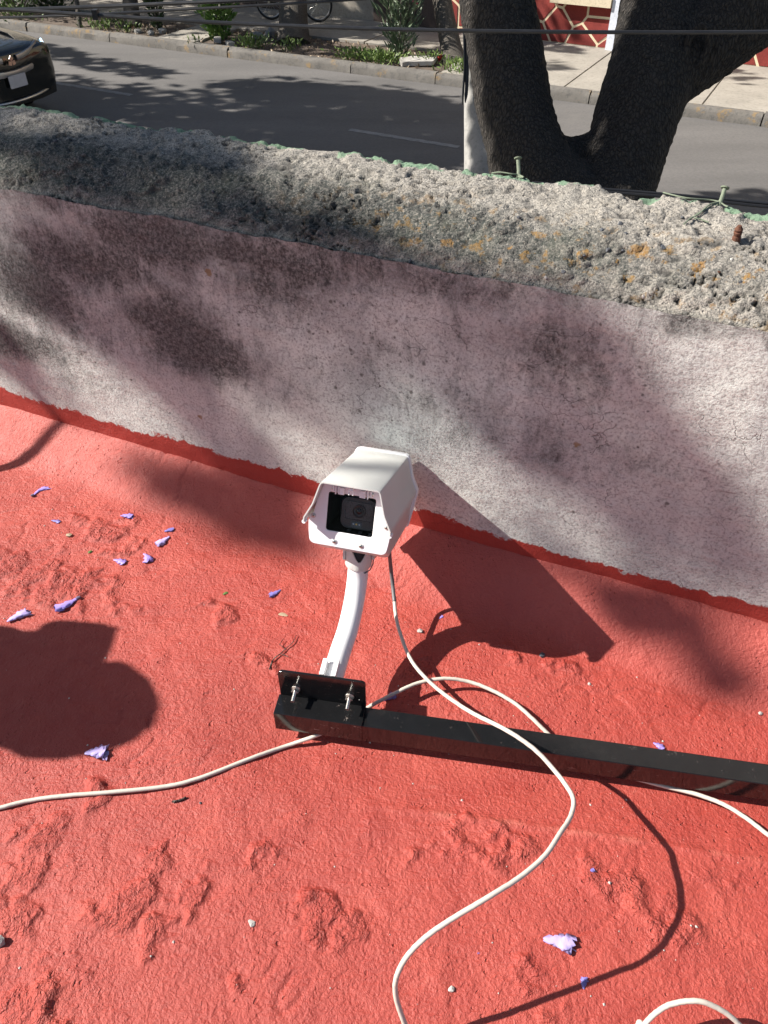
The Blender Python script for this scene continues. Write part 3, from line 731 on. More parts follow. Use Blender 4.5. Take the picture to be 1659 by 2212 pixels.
# screws, each in a shallow cup
for sx, sy in ((-.0568, 0), (.0568, 0), (-.0209, -.0363), (.0209, -.0363)):
    b = MB(); b.lathe([(.0040, 0.0002), (.0040, .0007), (.0034, .0009), (.0030, .0005)], 18, Matrix.Translation((sx, sy, 0)))
    cup = hpart(b, 'screw', M['white_pc'], plate)
    b = MB(); b.lathe([(.0027, .0003), (.0027, .0011), (.0020, .0016), (.0008, .0017)], 14, Matrix.Translation((sx, sy, 0))); b2 = hpart(b, 'screw_head', M['steel'], plate)
    b = MB()
    for ang in (.5, .5 + math.pi / 2): b.box((sx, sy, .0016), (.0030, .0006, .0006), Matrix.Rotation(ang + sx * 9, 3, 'Z'))
    hpart(b, 'screw_slot', M['black_in'], plate, False)
# clips under the shield
for s in (-1, 1):
    b = MB(); b.box((s * .0200, .0472, .0030), (.0016, .0120, .0060)); b.box((s * .0245, .0472, .0030), (.0016, .0130, .0066)); b.box((s * .0155, .0462, .0025), (.0075, .0105, .0045)); b.box((s * .0285, .0482, .0018), (.0026, .0085, .0036))
    hpart(b, 'clip', M['white_pl'], plate, False, .0004)
    b = MB(); b.lathe([(.0017, 0), (.0017, .0016), (.0009, .002)], 12, Matrix.Translation((s * .0310, .0478, .0)) @ Matrix.Diagonal((.7, 1.7, 1, 1))); hpart(b, 'clip_screw', M['steel'], plate)
b = MB(); hk = [(.0040 * math.cos(a), .0478 + .0040 * math.sin(a), .010) for a in np.linspace(math.radians(-50), math.radians(230), 16)]
b.tube(hk, .0014, 8); b.box((0, .0525, .005), (.005, .004, .010)); hpart(b, 'hook', M['white_pl'], plate)
# camera module inside
mx, my, mz = .0092, .0095, -.013
b = MB(); prm = rrect(.0560, .0520, .012, 6, mx, my); ins = rrect(.0528, .0488, .011, 6, mx, my); n = len(prm)
b.add([(x, y, mz - .05) for x, y in prm] + [(x, y, mz - .003) for x, y in prm] + [(x, y, mz) for x, y in ins], [(i, (i + 1) % n, n + (i + 1) % n, n + i) for i in range(n)] + [(n + i, n + (i + 1) % n, 2 * n + (i + 1) % n, 2 * n + i) for i in range(n)] + [tuple(range(2 * n, 3 * n))])
mod = hpart(b, 'camera_module', M['mod'])
b = MB(); o_ = rrect(.0430, .0300, .004, 5, mx, my + .0040); i_ = rrect(.0405, .0275, .003, 5, mx, my + .0040); n = len(o_)
b.add([(x, y, mz + .0002) for x, y in o_] + [(x, y, mz + .0014) for x, y in o_] + [(x, y, mz + .0014) for x, y in i_] + [(x, y, mz + .0003) for x, y in i_],
      [(k * n + i, k * n + (i + 1) % n, (k + 1) * n + (i + 1) % n, (k + 1) * n + i) for k in range(3) for i in range(n)] + [tuple(range(3 * n, 4 * n))])
hpart(b, 'lens_panel', M['mod2'], mod)
Tm = Matrix.Translation((mx + .0012, my + .0048, mz))
b = MB(); b.lathe([(.0105, .0004), (.0105, .0018), (.0092, .0024), (.0088, .0016), (.0070, .0012), (.0066, .0021), (.0054, .0021)], 32, Tm); hpart(b, 'lens_ring', M['lensring'], mod)
b = MB(); b.lathe([(.0052, .0010), (.0048, .0022), (.0036, .0031), (.0018, .0036), (.0004, .0037)], 28, Tm); hpart(b, 'lens', M['lens'], mod)
b = MB(); b.prism(rrect(.0165, .0095, .001, 3, mx - .0012, my - .0172), mz + .0002, mz + .0009); lw = hpart(b, 'led_window', M['led'], mod, False)
for k, mm in ((-1, 'ledw'), (0, 'ledy'), (1, 'ledw')):
    b = MB(); b.lathe([(.0014, .0009), (.0014, .0014), (.0007, .0018)], 10, Matrix.Translation((mx - .0012 + k * .0046, my - .0165, mz))); hpart(b, 'led', M[mm], mod)
b = MB(); b.lathe([(.0007, .0001), (.0007, .0004), (.0003, .0005)], 8, Matrix.Translation((mx + .0235, my - .001, mz))); hpart(b, 'microphone_hole', M['black_in'], mod)
b = MB()
for k in (-.012, .006, .022): b.box((mx + k, -.0185, -.016), (.004, .004, .016))
hpart(b, 'module_foot', M['mod'], mod, False)
# arm, collar, swivel
pts = [np.array([-.0808, .690, .078]), np.array([-.0690, .7457, .080]), np.array([-.0576, .786, .090]), np.array([-.0487, .827, .108]), np.array([-.0434, .853, .135]), np.array([-.0415, .864, .160])]
sp = spline(pts, 10)
b = MB(); b.tube(sp, .0168, 28); arm = b.obj('arm', M['arm'], sec); local(arm, cbase)
tp = sp[-1]; ax = Vector(sp[-1] - sp[-4]).normalized(); q = ax.to_track_quat('Z', 'Y').to_matrix().to_4x4()
fwd = q.inverted().to_3x3() @ Vector((0.05, -1, 0)); fa = math.atan2(fwd.y, fwd.x)
b = MB(); n = 40; hgt = []
for k in range(n):
    a = 2 * math.pi * k / n; da = (a - fa + math.pi) % (2 * math.pi) - math.pi
    hgt.append(.036 - .026 * math.exp(-(da / .52) ** 2) - .006 * math.exp(-((abs(da) - math.pi) / .5) ** 2))
vv = []
for r, fz in ((.0182, 0), (.0215, .12), (.0228, .5), (.0228, 1.0), (.0202, 1.0), (.0202, .2)):
    for k in range(n):
        a = 2 * math.pi * k / n; z = -.007 + (hgt[k] + .007) * fz; vv.append(Matrix.Translation(Vector(tp)) @ q @ Vector((r * math.cos(a), r * math.sin(a), z)))
b.add(vv, [(i * n + k, i * n + (k + 1) % n, (i + 1) * n + (k + 1) % n, (i + 1) * n + k) for i in range(5) for k in range(n)])
col_ = b.obj('collar', M['white_pc'], sec); local(col_, cbase)
b = MB(); b.lathe([(.0195, .004), (.0195, .030), (.012, .048)], 20, Matrix.Translation(Vector(tp)) @ q); o = b.obj('swivel', M['black_in'], sec); local(o, cbase)
for s, w in ((-1, .004), (1, .004)):
    b = MB(); b.prism(rrect(.026, .024, .006, 4, 0, 0), -w / 2, w / 2, lambda x, y, z, s=s: tuple(Vector(tp) + q.to_3x3() @ Vector((0, 0, .024 + y)) + Vector((s * .0235 + z, x * .9, 0)))); o = b.obj('swivel_ear', M['white_pc'], sec); local(o, cbase)
b = MB(); Mx = Matrix.Translation(Vector(tp) + Vector((.0255, -.004, .022))) @ Matrix.Rotation(math.pi / 2, 4, 'Y'); b.lathe([(.005, 0), (.005, .0025), (.0035, .004), (.002, .004)], 12, Mx)
o = b.obj('swivel_bolt', M['steel'], sec); local(o, cbase)
b = MB(); b.tube([tp + np.array([.010, -.0180, -.006]), tp + np.array([.019, -.012, -.004]), tp + np.array([.0235, -.004, .001]), tp + np.array([.0245, .004, .006])], .0011, 6); o = b.obj('retaining_wire', M['sleeve'], sec); local(o, cbase)
# saddle under the housing
b = MB(); b.box((0, -.0475, -.055), (.046, .010, .085)); hpart(b, 'saddle', M['white_pc'], sec, False, .002)
# foot of the arm: flange plate behind the bracket and two small lugs
c = np.array([-.0815, .6845, .079]); Rb = Matrix(((BM[0], BN[0], 0), (BM[1], BN[1], 0), (0, 0, 1)))
b = MB(); b.box(c - np.array([0, 0, .006]), (.070, .0055, .040), Rb); bs = b.obj('foot_plate', M['arm'], sec, False); local(bs, cbase); bevel(bs, .002)
b = MB()
for dx in (-.010, .008): b.box(c + BM * dx + np.array([.0, .016, .0185]) , (.0075, .030, .012), Rb)
o = b.obj('lug', M['arm'], sec, False); local(o, cbase); bevel(o, .001)

# ================================================================== black beam and bracket
beam0 = B0 + np.array([0, 0, .0])
beam = empty('steel_beam', beam0, 'black glossy steel beam with bolted bracket lying on the red roof', 'beam')
ZB, ZT = .008, .050
def bpart(mb, name, mat=None, parent=beam, bev=.0012, smooth=False):
    v = [Vector(BM * x + BN * y) + Vector((0, 0, z)) for x, y, z in mb.v]
    o = pyobj(name, v, mb.f, mat or M['black_gloss'], parent, smooth, None, 35 if smooth else None)
    if bev: bevel(o, bev, 2)
    return o
b = MB(); xs = np.linspace(.004, 1.30, 40); sec_ = [(.0015, ZB), (.0350, ZB), (.0350, ZT - .0012), (.0015, ZT - .0012)]
b.add([(x, y, z) for x in xs for y, z in sec_], [(i * 4 + k, i * 4 + (k + 1) % 4, i * 4 + 4 + (k + 1) % 4, i * 4 + 4 + k) for i in range(39) for k in range(4)] + [(3, 2, 1, 0), tuple(156 + k for k in range(4))])
tb = bpart(b, 'tube'); setattr_f(tb, 'scuff', [.35 if p[2] < .02 else .12 for p in b.v])
bw = .136
b = MB(); nseg = 16; xs = np.linspace(0, bw, nseg + 1); sec_ = [(0, ZB + .0015), (0, ZT + .0012), (.0350, ZT + .0012), (.0350, ZT - .0008), (.0018, ZT - .0008), (.0018, ZB + .0015)]
k6 = len(sec_)
b.add([(x, y, z) for x in xs for y, z in sec_], [(i * k6 + k, i * k6 + (k + 1) % k6, i * k6 + k6 + (k + 1) % k6, i * k6 + k6 + k) for i in range(nseg) for k in range(k6)] + [tuple(range(k6))[::-1], tuple(nseg * k6 + k for k in range(k6))])
br = bpart(b, 'bracket', None, beam, .0008); setattr_f(br, 'scuff', [.95 if p[1] < .003 else .3 for p in b.v])
fl = round_poly([(.002, ZT - .004), (bw, ZT - .004), (bw, ZT + .0605), (.002, ZT + .0605)], [.001, .001, .008, .010], 5)
b = MB(); b.prism(fl, .0352, .0392, lambda x, z, y: (x, y, z)); flg = bpart(b, 'upright_flange', None, beam, .0006); setattr_f(flg, 'scuff', [.35] * len(b.v))
for hx in (.028, .1115):
    b = MB(); zc = ZT + .021
    for (y0, y1, r, n) in ((.0352, .0340, .0072, 16), (.0340, .0282, .0058, 4)):
        b.tube([(hx, y0, zc), (hx, y1, zc)], r, n)
    nut = bpart(b, 'nut', M['steel'], beam, .0004)
    b = MB(); yy = np.linspace(.0345, .0130, 26); b.tube([(hx + .0, y, zc - (.0345 - y) * .12) for y in yy], [.0030 if i % 2 else .0026 for i in range(26)], 10)
    bpart(b, 'bolt', M['steel'], nut, 0, True)
for hx, hz, hy in ((.014, ZT + .046, .0351), (.128, ZT + .0125, .0351)):
    b = MB(); b.tube([(hx, hy, hz), (hx, hy - .0006, hz)], .0042, 14); o = bpart(b, 'plugged_hole', M['black_gloss'], flg, .0002)
b = MB(); b.box((1.27, .018, .012), (.06, .16, .008)); b.box((1.27, .018, -.004), (.07, .17, .03)); bpart(b, 'end_plate')

# ================================================================== cables
def cable(name, pts, rad, label, zfix=None, n=12):
    S = spline(pts, 10); S[1:-1] += RNG.normal(size=(len(S) - 2, 3)) * .00010; base = S[0].copy()
    b = MB(); b.tube(S, rad * (1 + .012 * np.sin(np.arange(len(S)) * 1.7)), n); o = b.obj(name, M['cable'], None, True, None); rebase(o, base)
    return tag(o, label, 'cable'), base
CR = .0031
up = [(843, 1140, .225), (842, 1165, .195), (841, 1190, .155), (844, 1225, .105), (848, 1262, .073), (852, 1300, .058)]
lo = [(852, 1300, .058), (856, 1335, .047), (865, 1370, .038), (885, 1420, .033), (915, 1460, .032), (960, 1500, .034), (1020, 1540, .066), (1090, 1575, .100), (1150, 1615, .104), (1190, 1655, .100), (1225, 1700, .106), (1239, 1730, .116), (1232, 1765, .127),
      (1210, 1800, .142), (1180, 1845, .153), (1130, 1890, .160), (1060, 1935, .163), (985, 1980, .154), (925, 2020, .143), (880, 2065, .126), (857, 2110, .104), (855, 2150, .078), (870, 2200, .048), (888, 2240, .030)]
L1 = [at(*p) for p in lo]
# it runs on out of the picture in a loose loop and comes back in as the arch at the lower right
extra = [np.array([.06, .19, .014]), np.array([.12, .06, .008]), np.array([.21, .06, .010])]
arch = [(1370, 2250, .022), (1392, 2214, .034), (1420, 2186, .046), (1455, 2168, .054), (1510, 2163, .058), (1560, 2183, .050), (1600, 2216, .036), (1640, 2262, .014)]
L1 += extra + [at(*p) for p in arch] + [np.array([.50, .16, .006]), np.array([.75, .10, .006])]
cab1, cb = cable('camera_cable', L1, CR, 'cream cable looping down from the camera housing and over the black beam')
b = MB(); b.tube(spline([at(*p) for p in up], 10), .0033, 12); slv = b.obj('cable_sleeve', M['sleeve'], cab1, True, None); local(slv, cb); slv['label'] = 'dark grey upper length of the cable'
g = lambda px, py, dz=.0035: onroof(px, py, dz)
c2 = [np.array([-1.55, .22, .008]), np.array([-1.15, .36, .006]), g(-120, 1772), g(-60, 1760), g(0, 1745), g(60, 1730), g(130, 1720), g(240, 1711), g(350, 1700), g(430, 1681), g(550, 1635), g(620, 1611), at(680, 1590, .002), at(735, 1565, .001), at(795, 1528, .006), at(850, 1499, .018), at(905, 1475, .022), at(960, 1466, .024), at(1010, 1472, .020), at(1060, 1490, .018), at(1110, 1518, .016), at(1150, 1552, .012), at(1185, 1586, .004),
      at(1230, 1622, -.002), at(1330, 1668, -.004), at(1430, 1697, -.003), at(1495, 1713, .000), at(1560, 1736, .004), at(1610, 1766, .006), at(1659, 1803, .006), at(1740, 1860, .006)]
cable('roof_cable', c2, CR, 'cream cable lying on the red roof and passing under the black beam')

# ================================================================== jacaranda blossoms and bits on the roof
def blossom(px, py, L, ang, label, mat='petal', curl=.2, calyx=False, wide=.34, seed=0):
    r = random.Random(seed * 31 + 5); n = 11; rings = 12; v = []; f = []; L = L * .98
    bend = curl
    for i in range(rings):
        t = i / (rings - 1); rad = L * (.075 + (wide - .06) * t ** .9 * (1 - .35 * max(0, t - .7) / .3)) * .8
        x = L * (t - .5); y = bend * L * math.sin(t * 2.6) * .35
        for k in range(n):
            a = 2 * math.pi * k / n; cr = 1 + (.16 + .30 * t) * math.sin(k * 2.3 + i * 1.4 + seed) + r.uniform(-.26, .26)
            rr = rad * cr; zz = rr * .36 * math.sin(a)
            xo = x + (r.uniform(-.14, .18) * L * .7 if i == rings - 1 else r.uniform(-.02, .02) * L)
            v.append((xo, y + rr * math.cos(a), zz + L * .10 + r.uniform(-.012, .012) * L))
    for i in range(rings - 1):
        for k in range(n): f.append((i * n + k, i * n + (k + 1) % n, (i + 1) * n + (k + 1) % n, (i + 1) * n + k))
    p = onroof(px, py); zmin = min(q[2] for q in v)
    cs, sn = math.cos(ang), math.sin(ang)
    v = [(x * cs - y * sn, x * sn + y * cs, z - zmin - .0012) for x, y, z in v]
    o = pyobj('blossom', v, f, M[mat], None, True, p); tag(o, label, 'flower', 'fallen jacaranda blossoms')
    if calyx:
        b = MB(); ex = (-L * .5 * cs, -L * .5 * sn, L * .08); b.tube([(-L * .62 * cs, -L * .62 * sn, L * .08), ex, (-L * .42 * cs, -L * .42 * sn, L * .08)], [L * .05, L * .085, L * .06], 8); b.obj('calyx', M['calyx'], o)
    return o
A = math.radians
blossom(90, 1065, .036, A(35), 'long twisted violet blossom nearest the left edge below the wall', 'petal', .9, True, .20, 1)
blossom(120, 1127, .020, A(-20), 'small dark violet blossom left of the three pairs, beside rough red paint', 'petal_d', .2, False, .3, 2)
blossom(274, 1117, .026, A(-8), 'crinkled violet blossom alone at the foot of the smooth red cove', 'petal', .3, False, .36, 3)
blossom(365, 1147, .018, A(15), 'small dark blue blossom just above the large pale one', 'petal_d', .2, False, .42, 4)
blossom(352, 1169, .031, A(225), 'large pale lilac blossom just below a small dark one', 'petal_p', .2, False, .36, 5)
blossom(257, 1214, .024, A(-25), 'violet blossom with a frilled end, left neighbour of the curled one', 'petal', .2, False, .40, 6)
blossom(313, 1208, .026, A(-70), 'curled violet blossom with raised tips between two others', 'petal', .8, False, .50, 7)
blossom(145, 1306, .042, A(218), 'long violet blossom with a dark calyx above the head shadow', 'petal', .2, True, .28, 8)
blossom(40, 1335, .038, A(35), 'faded lilac blossom half inside the head shadow at the left edge', 'petal_p', .2, False, .34, 9)
blossom(594, 1281, .024, A(215), 'single dark violet blossom to the left of the white arm', 'petal_d', .2, False, .32, 10)
blossom(208, 1630, .034, A(0), 'broad flattened lilac blossom below the head shadow', 'petal_p', .2, False, .46, 11)
blossom(1205, 2038, .038, A(-12), 'faded lilac blossom inside the cable shadow loop at lower right', 'petal_p', .1, False, .40, 12)
blossom(1421, 1612, .016, A(-40), 'little violet blossom behind the black beam', 'petal', .2, False, .5, 13)
blossom(842, 1508, .022, A(30), 'bluish blossom in the arm shadow beside the bracket', 'petal_d', .2, False, .4, 14)
blossom(1262, 2125, .013, A(70), 'small shrivelled blue blossom next to the cable shadow near the bottom', 'petal_d', .2, False, .5, 15)
blossom(1278, 1882, .008, A(20), 'tiny violet petal scrap inside the cable shadow loop', 'petal_d', .2, False, .5, 16)
blossom(953, 1334, .009, A(40), 'tiny lilac petal scrap at the tip of the arm shadow', 'petal', .2, False, .45, 17)
blossom(1032, 2310 - 250, .005, A(20), 'minute violet scrap right of the white cable near the bottom', 'petal_d', .2, False, .5, 18)
def bit(name, px, py, s, m, label, cat, rot=0, sx=1.0, flat=.5, seed=1):
    p = onroof(px, py); o = rock(name, s, M[m], None, seed, flat); o.scale = (sx, 1, 1); o.rotation_euler = (0, 0, rot); o.location = (p[0], p[1], p[2] + s * flat * .45); return tag(o, label, cat)
bit('dry_leaf', 611, 1328, .0055, 'dry', 'small dry beige leaf scrap left of the white arm', 'leaf', -.3, 1.7, .22, 3)
bit('seed_pod', 150, 1157, .0055, 'dry', 'brown seed pod between two violet blossoms', 'seed pod', .2, 1.3, .6, 4)
bit('leaf_bit', 195, 1193, .0035, 'leaf_mid', 'small green leaf bit among the blossoms on the left', 'leaf', .8, 1.2, .6, 5)
bit('leaf_bit', 487, 1282, .0032, 'leaf_mid', 'tiny green leaf bit on bare red paint in the middle', 'leaf', .6, 2.0, .4, 6)
bit('stone', 1171, 1416, .0058, 'pebble', 'dark grey stone at the lower edge of the camera shadow', 'stone', .3, 1.3, .7, 7)
bit('stone', 907, 1364, .0050, 'rub_w', 'mixed pale stone inside the arm shadow arc', 'stone', .3, 1.1, .7, 8)
bit('paint_chip', 544, 1995, .0045, 'rub_w', 'whitish mortar chip on the red roof left of the cable', 'chip', -.6, 1.5, .35, 9)
bit('stone', 433, 2055 - 320, .0022, 'pebble', 'tiny dark grit grain below the cable on the left', 'stone', .3, 1.1, .7, 10)
bit('stone', 1273, 1478, .0030, 'pebble_l', 'small white pebble behind the black beam', 'stone', .3, 1.1, .7, 11)
bit('stone', 1642, 1542, .0036, 'pebble_l', 'white pebble near the right edge behind the black beam', 'stone', .3, 1.2, .7, 12)
bit('stone', 975, 2137, .0038, 'pebble_l', 'white pebble right of the cable near the bottom', 'stone', .3, 1.2, .7, 14)
bit('stone', 2, 2034, .0085, 'rub_w', 'brownish stone cut by the left picture edge', 'stone', .3, .8, .9, 13)
b = MB(); P0 = [onroof(x, y, .003) for x, y in ((582, 1446), (590, 1425), (606, 1412), (616, 1402), (632, 1388), (640, 1372))]
b.tube(spline(P0, 5), [.0013 - .0008 * i / 25 for i in range(26)], 6); b.tube([P0[3], onroof(604, 1392, .004), onroof(612, 1380, .005)], .0006, 5); b.tube([P0[2], onroof(622, 1418, .004)], .0006, 5)
tag(rebase(b.obj('twig', M['bark_grey']), P0[0]), 'thin forked dry twig on the red roof above the bracket', 'twig')
b = MB(); P0 = [onroof(x, y, .002) for x, y in ((372, 1732), (390, 1728), (402, 1722))]; b.tube(spline(P0, 4), .0017, 6)
tag(rebase(b.obj('twig', M['bark_grey']), P0[0]), 'short dark twig stub below the cable on the left', 'twig')
# scattered white paint flakes and grit
n = 260; pu = RNG.uniform(-1.2, .5, n); pvv = RNG.uniform(.12, .95, n); v = []; f = []
for i in range(n):
    h = float(roof_height(np.array([pu[i]]), np.array([pvv[i]]))[0]); p = uvw(pu[i], pvv[i], h + .0004); s = .0006 + .0016 * RNG.random() ** 3
    k = len(v); a0 = RNG.uniform(0, 6)
    for j in range(4): v.append(p + s * np.array([math.cos(a0 + j * 1.57) * RNG.uniform(.7, 1.3), math.sin(a0 + j * 1.57) * RNG.uniform(.7, 1.3), 0]))
    v.append(p + np.array([0, 0, s * .8])); f += [(k + j, k + (j + 1) % 4, k + 4) for j in range(4)]
grit = pyobj('grit', v, f, M['pebble_l'], None, False); tag(grit, 'tiny pale grit scattered over the red roof', 'grit', None, 'stuff')

# ================================================================== street
def quad_strip(name, s0, s1, t0, t1, z, mat, ns=2, kind=None, parent=None):
    ss = np.linspace(s0, s1, ns); pts = [street(s, t, z) for s in ss for t in (t0, t1)]
    return pyobj(name, pts, [(2 * i, 2 * i + 2, 2 * i + 3, 2 * i + 1) for i in range(ns - 1)], mat, parent, False)
gz = pyobj('ground', [(-160, -60, Z_ROAD - .02), (160, -60, Z_ROAD - .02), (160, 220, Z_ROAD - .02), (-160, 220, Z_ROAD - .02)], [(0, 1, 2, 3)], M['soil'], None, False); tag(gz, kind='structure')
road = quad_strip('road', -60, 60, -7.2, .05, Z_ROAD, M['asphalt'], 2); tag(road, kind='structure')
# lane dashes
root = empty('lane_marking', street(0, -3.1, Z_ROAD), kind='structure') if False else None
for i in range(-4, 5):
    s0 = -6.19 + 0.12 + i * 5.9
    t_ = -3.02
    b = MB(); m_ = 24; vs = []
    for k in range(m_ + 1):
        s_ = s0 + 1.75 * k / m_; j = .012 * math.sin(k * 2.1 + i)
        vs += [street(s_, t_ + j, Z_ROAD + .004), street(s_, t_ + .115 + j * .6, Z_ROAD + .004)]
    o = pyobj('lane_marking', vs, [(2 * k, 2 * k + 2, 2 * k + 3, 2 * k + 1) for k in range(m_)], M['paintline'], None, False); tag(o, kind='structure')
# far kerb stones
kerb = empty('kerb', street(0, 0, Z_ROAD)); tag(kerb, kind='structure'); kb = np.array(kerb.location)
joints = [-40, -30, -22]
for px, py in ((60, 68), (250, 88), (488, 126), (755, 160), (935, 185), (1100, 206), (1270, 226), (1460, 254), (1640, 277)): joints.append(to_street(at(px, py, Z_ROAD))[0])
joints += [joints[-1] + 2.2, joints[-1] + 5, joints[-1] + 12, 45]
for s0, s1 in zip(joints[:-1], joints[1:]):
    n = max(2, min(26, int((s1 - s0) / .14))); vs = []
    dz = random.uniform(-.012, .012)
    for k in range(n + 1):
        s_ = s0 + .010 + (s1 - s0 - .02) * k / n; w1, w2 = random.uniform(-.012, .012), random.uniform(-.018, .012); ch = random.random() < .12
        for t, z in ((0 + w1 * .5, Z_ROAD - .05), (.012 + w1, -2.20), (.035 + w1 + (.03 if ch else 0), -2.152 + w2 + dz - (.02 if ch else 0)), (.075, -2.137 + dz + w2 * .5), (.17, -2.137 + dz), (.172, -2.32)): vs.append(street(s_, t, z) - kb)
    f = [(k * 6 + j, k * 6 + 6 + j, k * 6 + 7 + j, k * 6 + 1 + j) for k in range(n) for j in range(5)] + [(0, 1, 2, 3, 4, 5), tuple(n * 6 + j for j in range(5, -1, -1))]
    o = pyobj('kerb_stone', vs, f, M['kerb'], kerb, True, None, 45)
# pavement slabs on the far side; a planted strip of soil lies between kerb and pavement on the left
S_END = to_street(at(1060, 150, Z_WALK))[0]
soil = None
ss = np.linspace(-45, S_END, 220); tt = np.linspace(.172, 1.75, 14); Sg, Tg = np.meshgrid(ss, tt, indexing='ij')
Pz = Z_SOIL + .035 * fbm(Sg * .9, Tg * .9, 4, 201) + .02 * np.abs(fbm(Sg * 5, Tg * 5, 3, 203))
P = SD * Sg[..., None] + SN * (SCN + Tg)[..., None]; P[..., 2] = Pz
soil = npmesh('planting_strip', P.reshape(-1, 3), gridq(len(ss), len(tt)), M['soil']); tag(soil, kind='structure')
walk = empty('pavement', street(0, 2.5, Z_WALK)); tag(walk, kind='structure'); wb = np.array(walk.location)
BD = np.array([6.13 + 1.2, 15.6 - 20.1, 0]); BD /= np.linalg.norm(BD); BNRM = np.array([-BD[1], BD[0], 0]); BC = float(BNRM @ np.array([-1.2, 20.1, 0]))   # building line
def bld(e, d, z): return np.array([-1.2, 20.1, 0]) + BD * e + BNRM * d + np.array([0, 0, z])
def slab(s0, s1, ta, tb, z=Z_WALK, parent=walk, nm='paving_slab'):
    g = .012; n = 5; poly = []
    top = [street(s0 + g, ta + g, z), street(s1 - g, ta + g, z), street(s1 - g, tb - g, z), street(s0 + g, tb - g, z)]
    tz = [random.uniform(-.006, .006) for _ in range(4)]
    top = [p + np.array([0, 0, q]) for p, q in zip(top, tz)]
    v = [p - wb for p in top] + [p - wb - np.array([0, 0, .07]) for p in top]
    o = pyobj(nm, v, [(0, 1, 2, 3), (0, 4, 5, 1), (1, 5, 6, 2), (2, 6, 7, 3), (3, 7, 4, 0)], M['walk'], parent, False); bevel(o, .006, 1); return o
js = [to_street(at(px, py, Z_WALK))[0] for px, py in ((1193, 206), (1498, 250))]
dj = (js[1] - js[0]); dj = dj if dj > 1.2 else 2.4
step = dj / max(1, round(dj / 2.3))
sl = [js[0] + step * k for k in range(-1, 6)]
for a_, b_ in zip(sl[:-1], sl[1:]):
    slab(a_, b_, .172, 4.6)
st = [sl[0] - 2.35 * k for k in range(0, 14)]
for b_, a_ in zip(st[:-1], st[1:]):
    if a_ + b_ > 2 * S_END + 2: slab(a_, b_, .172, 4.9)
    else: slab(a_, b_, 1.76, 5.6)
bedp = pyobj('pavement_bed', [street(-45, 1.7, Z_WALK - .05), street(45, .2, Z_WALK - .05), street(45, 9, Z_WALK - .05), street(-45, 9, Z_WALK - .05)], [(0, 1, 2, 3)], M['soil'], None, False); tag(bedp, kind='structure')
c0 = to_street(at(322, 84, Z_WALK))[0]; c1 = to_street(at(415, 92, Z_WALK))[0]
slab(c0, c1, .175, 1.755, Z_WALK + .002)
# near pavement at the foot of our building
npv = pyobj('near_pavement', [uvw(-14, -.22, Z_WALK), uvw(14, -.22, Z_WALK), street(20, -7.2, Z_WALK), street(-20, -7.2, Z_WALK)], [(0, 1, 2, 3)], M['walk'], None, False); tag(npv, kind='structure')
nk = pyobj('near_kerb', [street(-20, -7.2, Z_ROAD - .05), street(20, -7.2, Z_ROAD - .05), street(20, -7.2, Z_WALK), street(-20, -7.2, Z_WALK)], [(0, 1, 2, 3)], M['kerb'], None, False); tag(nk, kind='structure')

# ================================================================== buildings across the street
def box_bld(mb, e0, e1, d0, d1, z0, z1):
    v = [bld(e, d, z) for e in (e0, e1) for d in (d0, d1) for z in (z0, z1)]
    return mb.add(v, [(0, 1, 3, 2), (4, 6, 7, 5), (0, 4, 5, 1), (2, 3, 7, 6), (0, 2, 6, 4), (1, 5, 7, 3)])
def eon(px, py=30):                                         # where a sight line meets the building line
    p = onplane(px, py, BNRM, BC); return float(BD @ (p - np.array([-1.2, 20.1, 0])))
e_red0 = eon(958); e_col0, e_col1 = eon(1323), eon(1366); e_r1 = e_col1 + 8.5
hb = bld(e_red0, 0, Z_WALK)
red_house = empty('red_house', hb, 'house front clad in red crazy paving with cream joints behind the dark tree', 'house')
def hp(o): local(o, hb); o.parent = red_house; return o
b = MB(); box_bld(b, e_red0, e_r1, .03, 6, Z_ROAD, 1.6); hp(b.obj('wall', M['joint'], None, False))
b = MB(); box_bld(b, e_red0, e_r1, .02, 6, 1.61, 4.2); hp(b.obj('upper_wall', M['cream'], None, False))
b = MB(); box_bld(b, e_col0, e_col1, -.10, .028, Z_ROAD, 4.2); hp(b.obj('column', M['colw'], None, False))
b = MB(); box_bld(b, eon(1190), eon(1321), -.14, .028, -1.48, -1.30); hp(b.obj('window_sill', M['cream'], None, False))
b = MB(); box_bld(b, eon(1200), eon(1312), -.005, .019, -1.29, .9); wf = hp(b.obj('window', M['glassdark'], None, False))
b = MB(); box_bld(b, e_col1 + 3.6, e_col1 + 4.6, -.03, .029, Z_WALK, .1); hp(b.obj('door', M['brown'], None, False))
def clip_poly(poly, p, n):
    out = []
    for i in range(len(poly)):
        a, c = poly[i], poly[(i + 1) % len(poly)]; da = (a - p) @ n; dc = (c - p) @ n
        if da <= 0: out.append(a)
        if (da < 0) != (dc < 0) and abs(da - dc) > 1e-9: out.append(a + (c - a) * da / (da - dc))
    return out
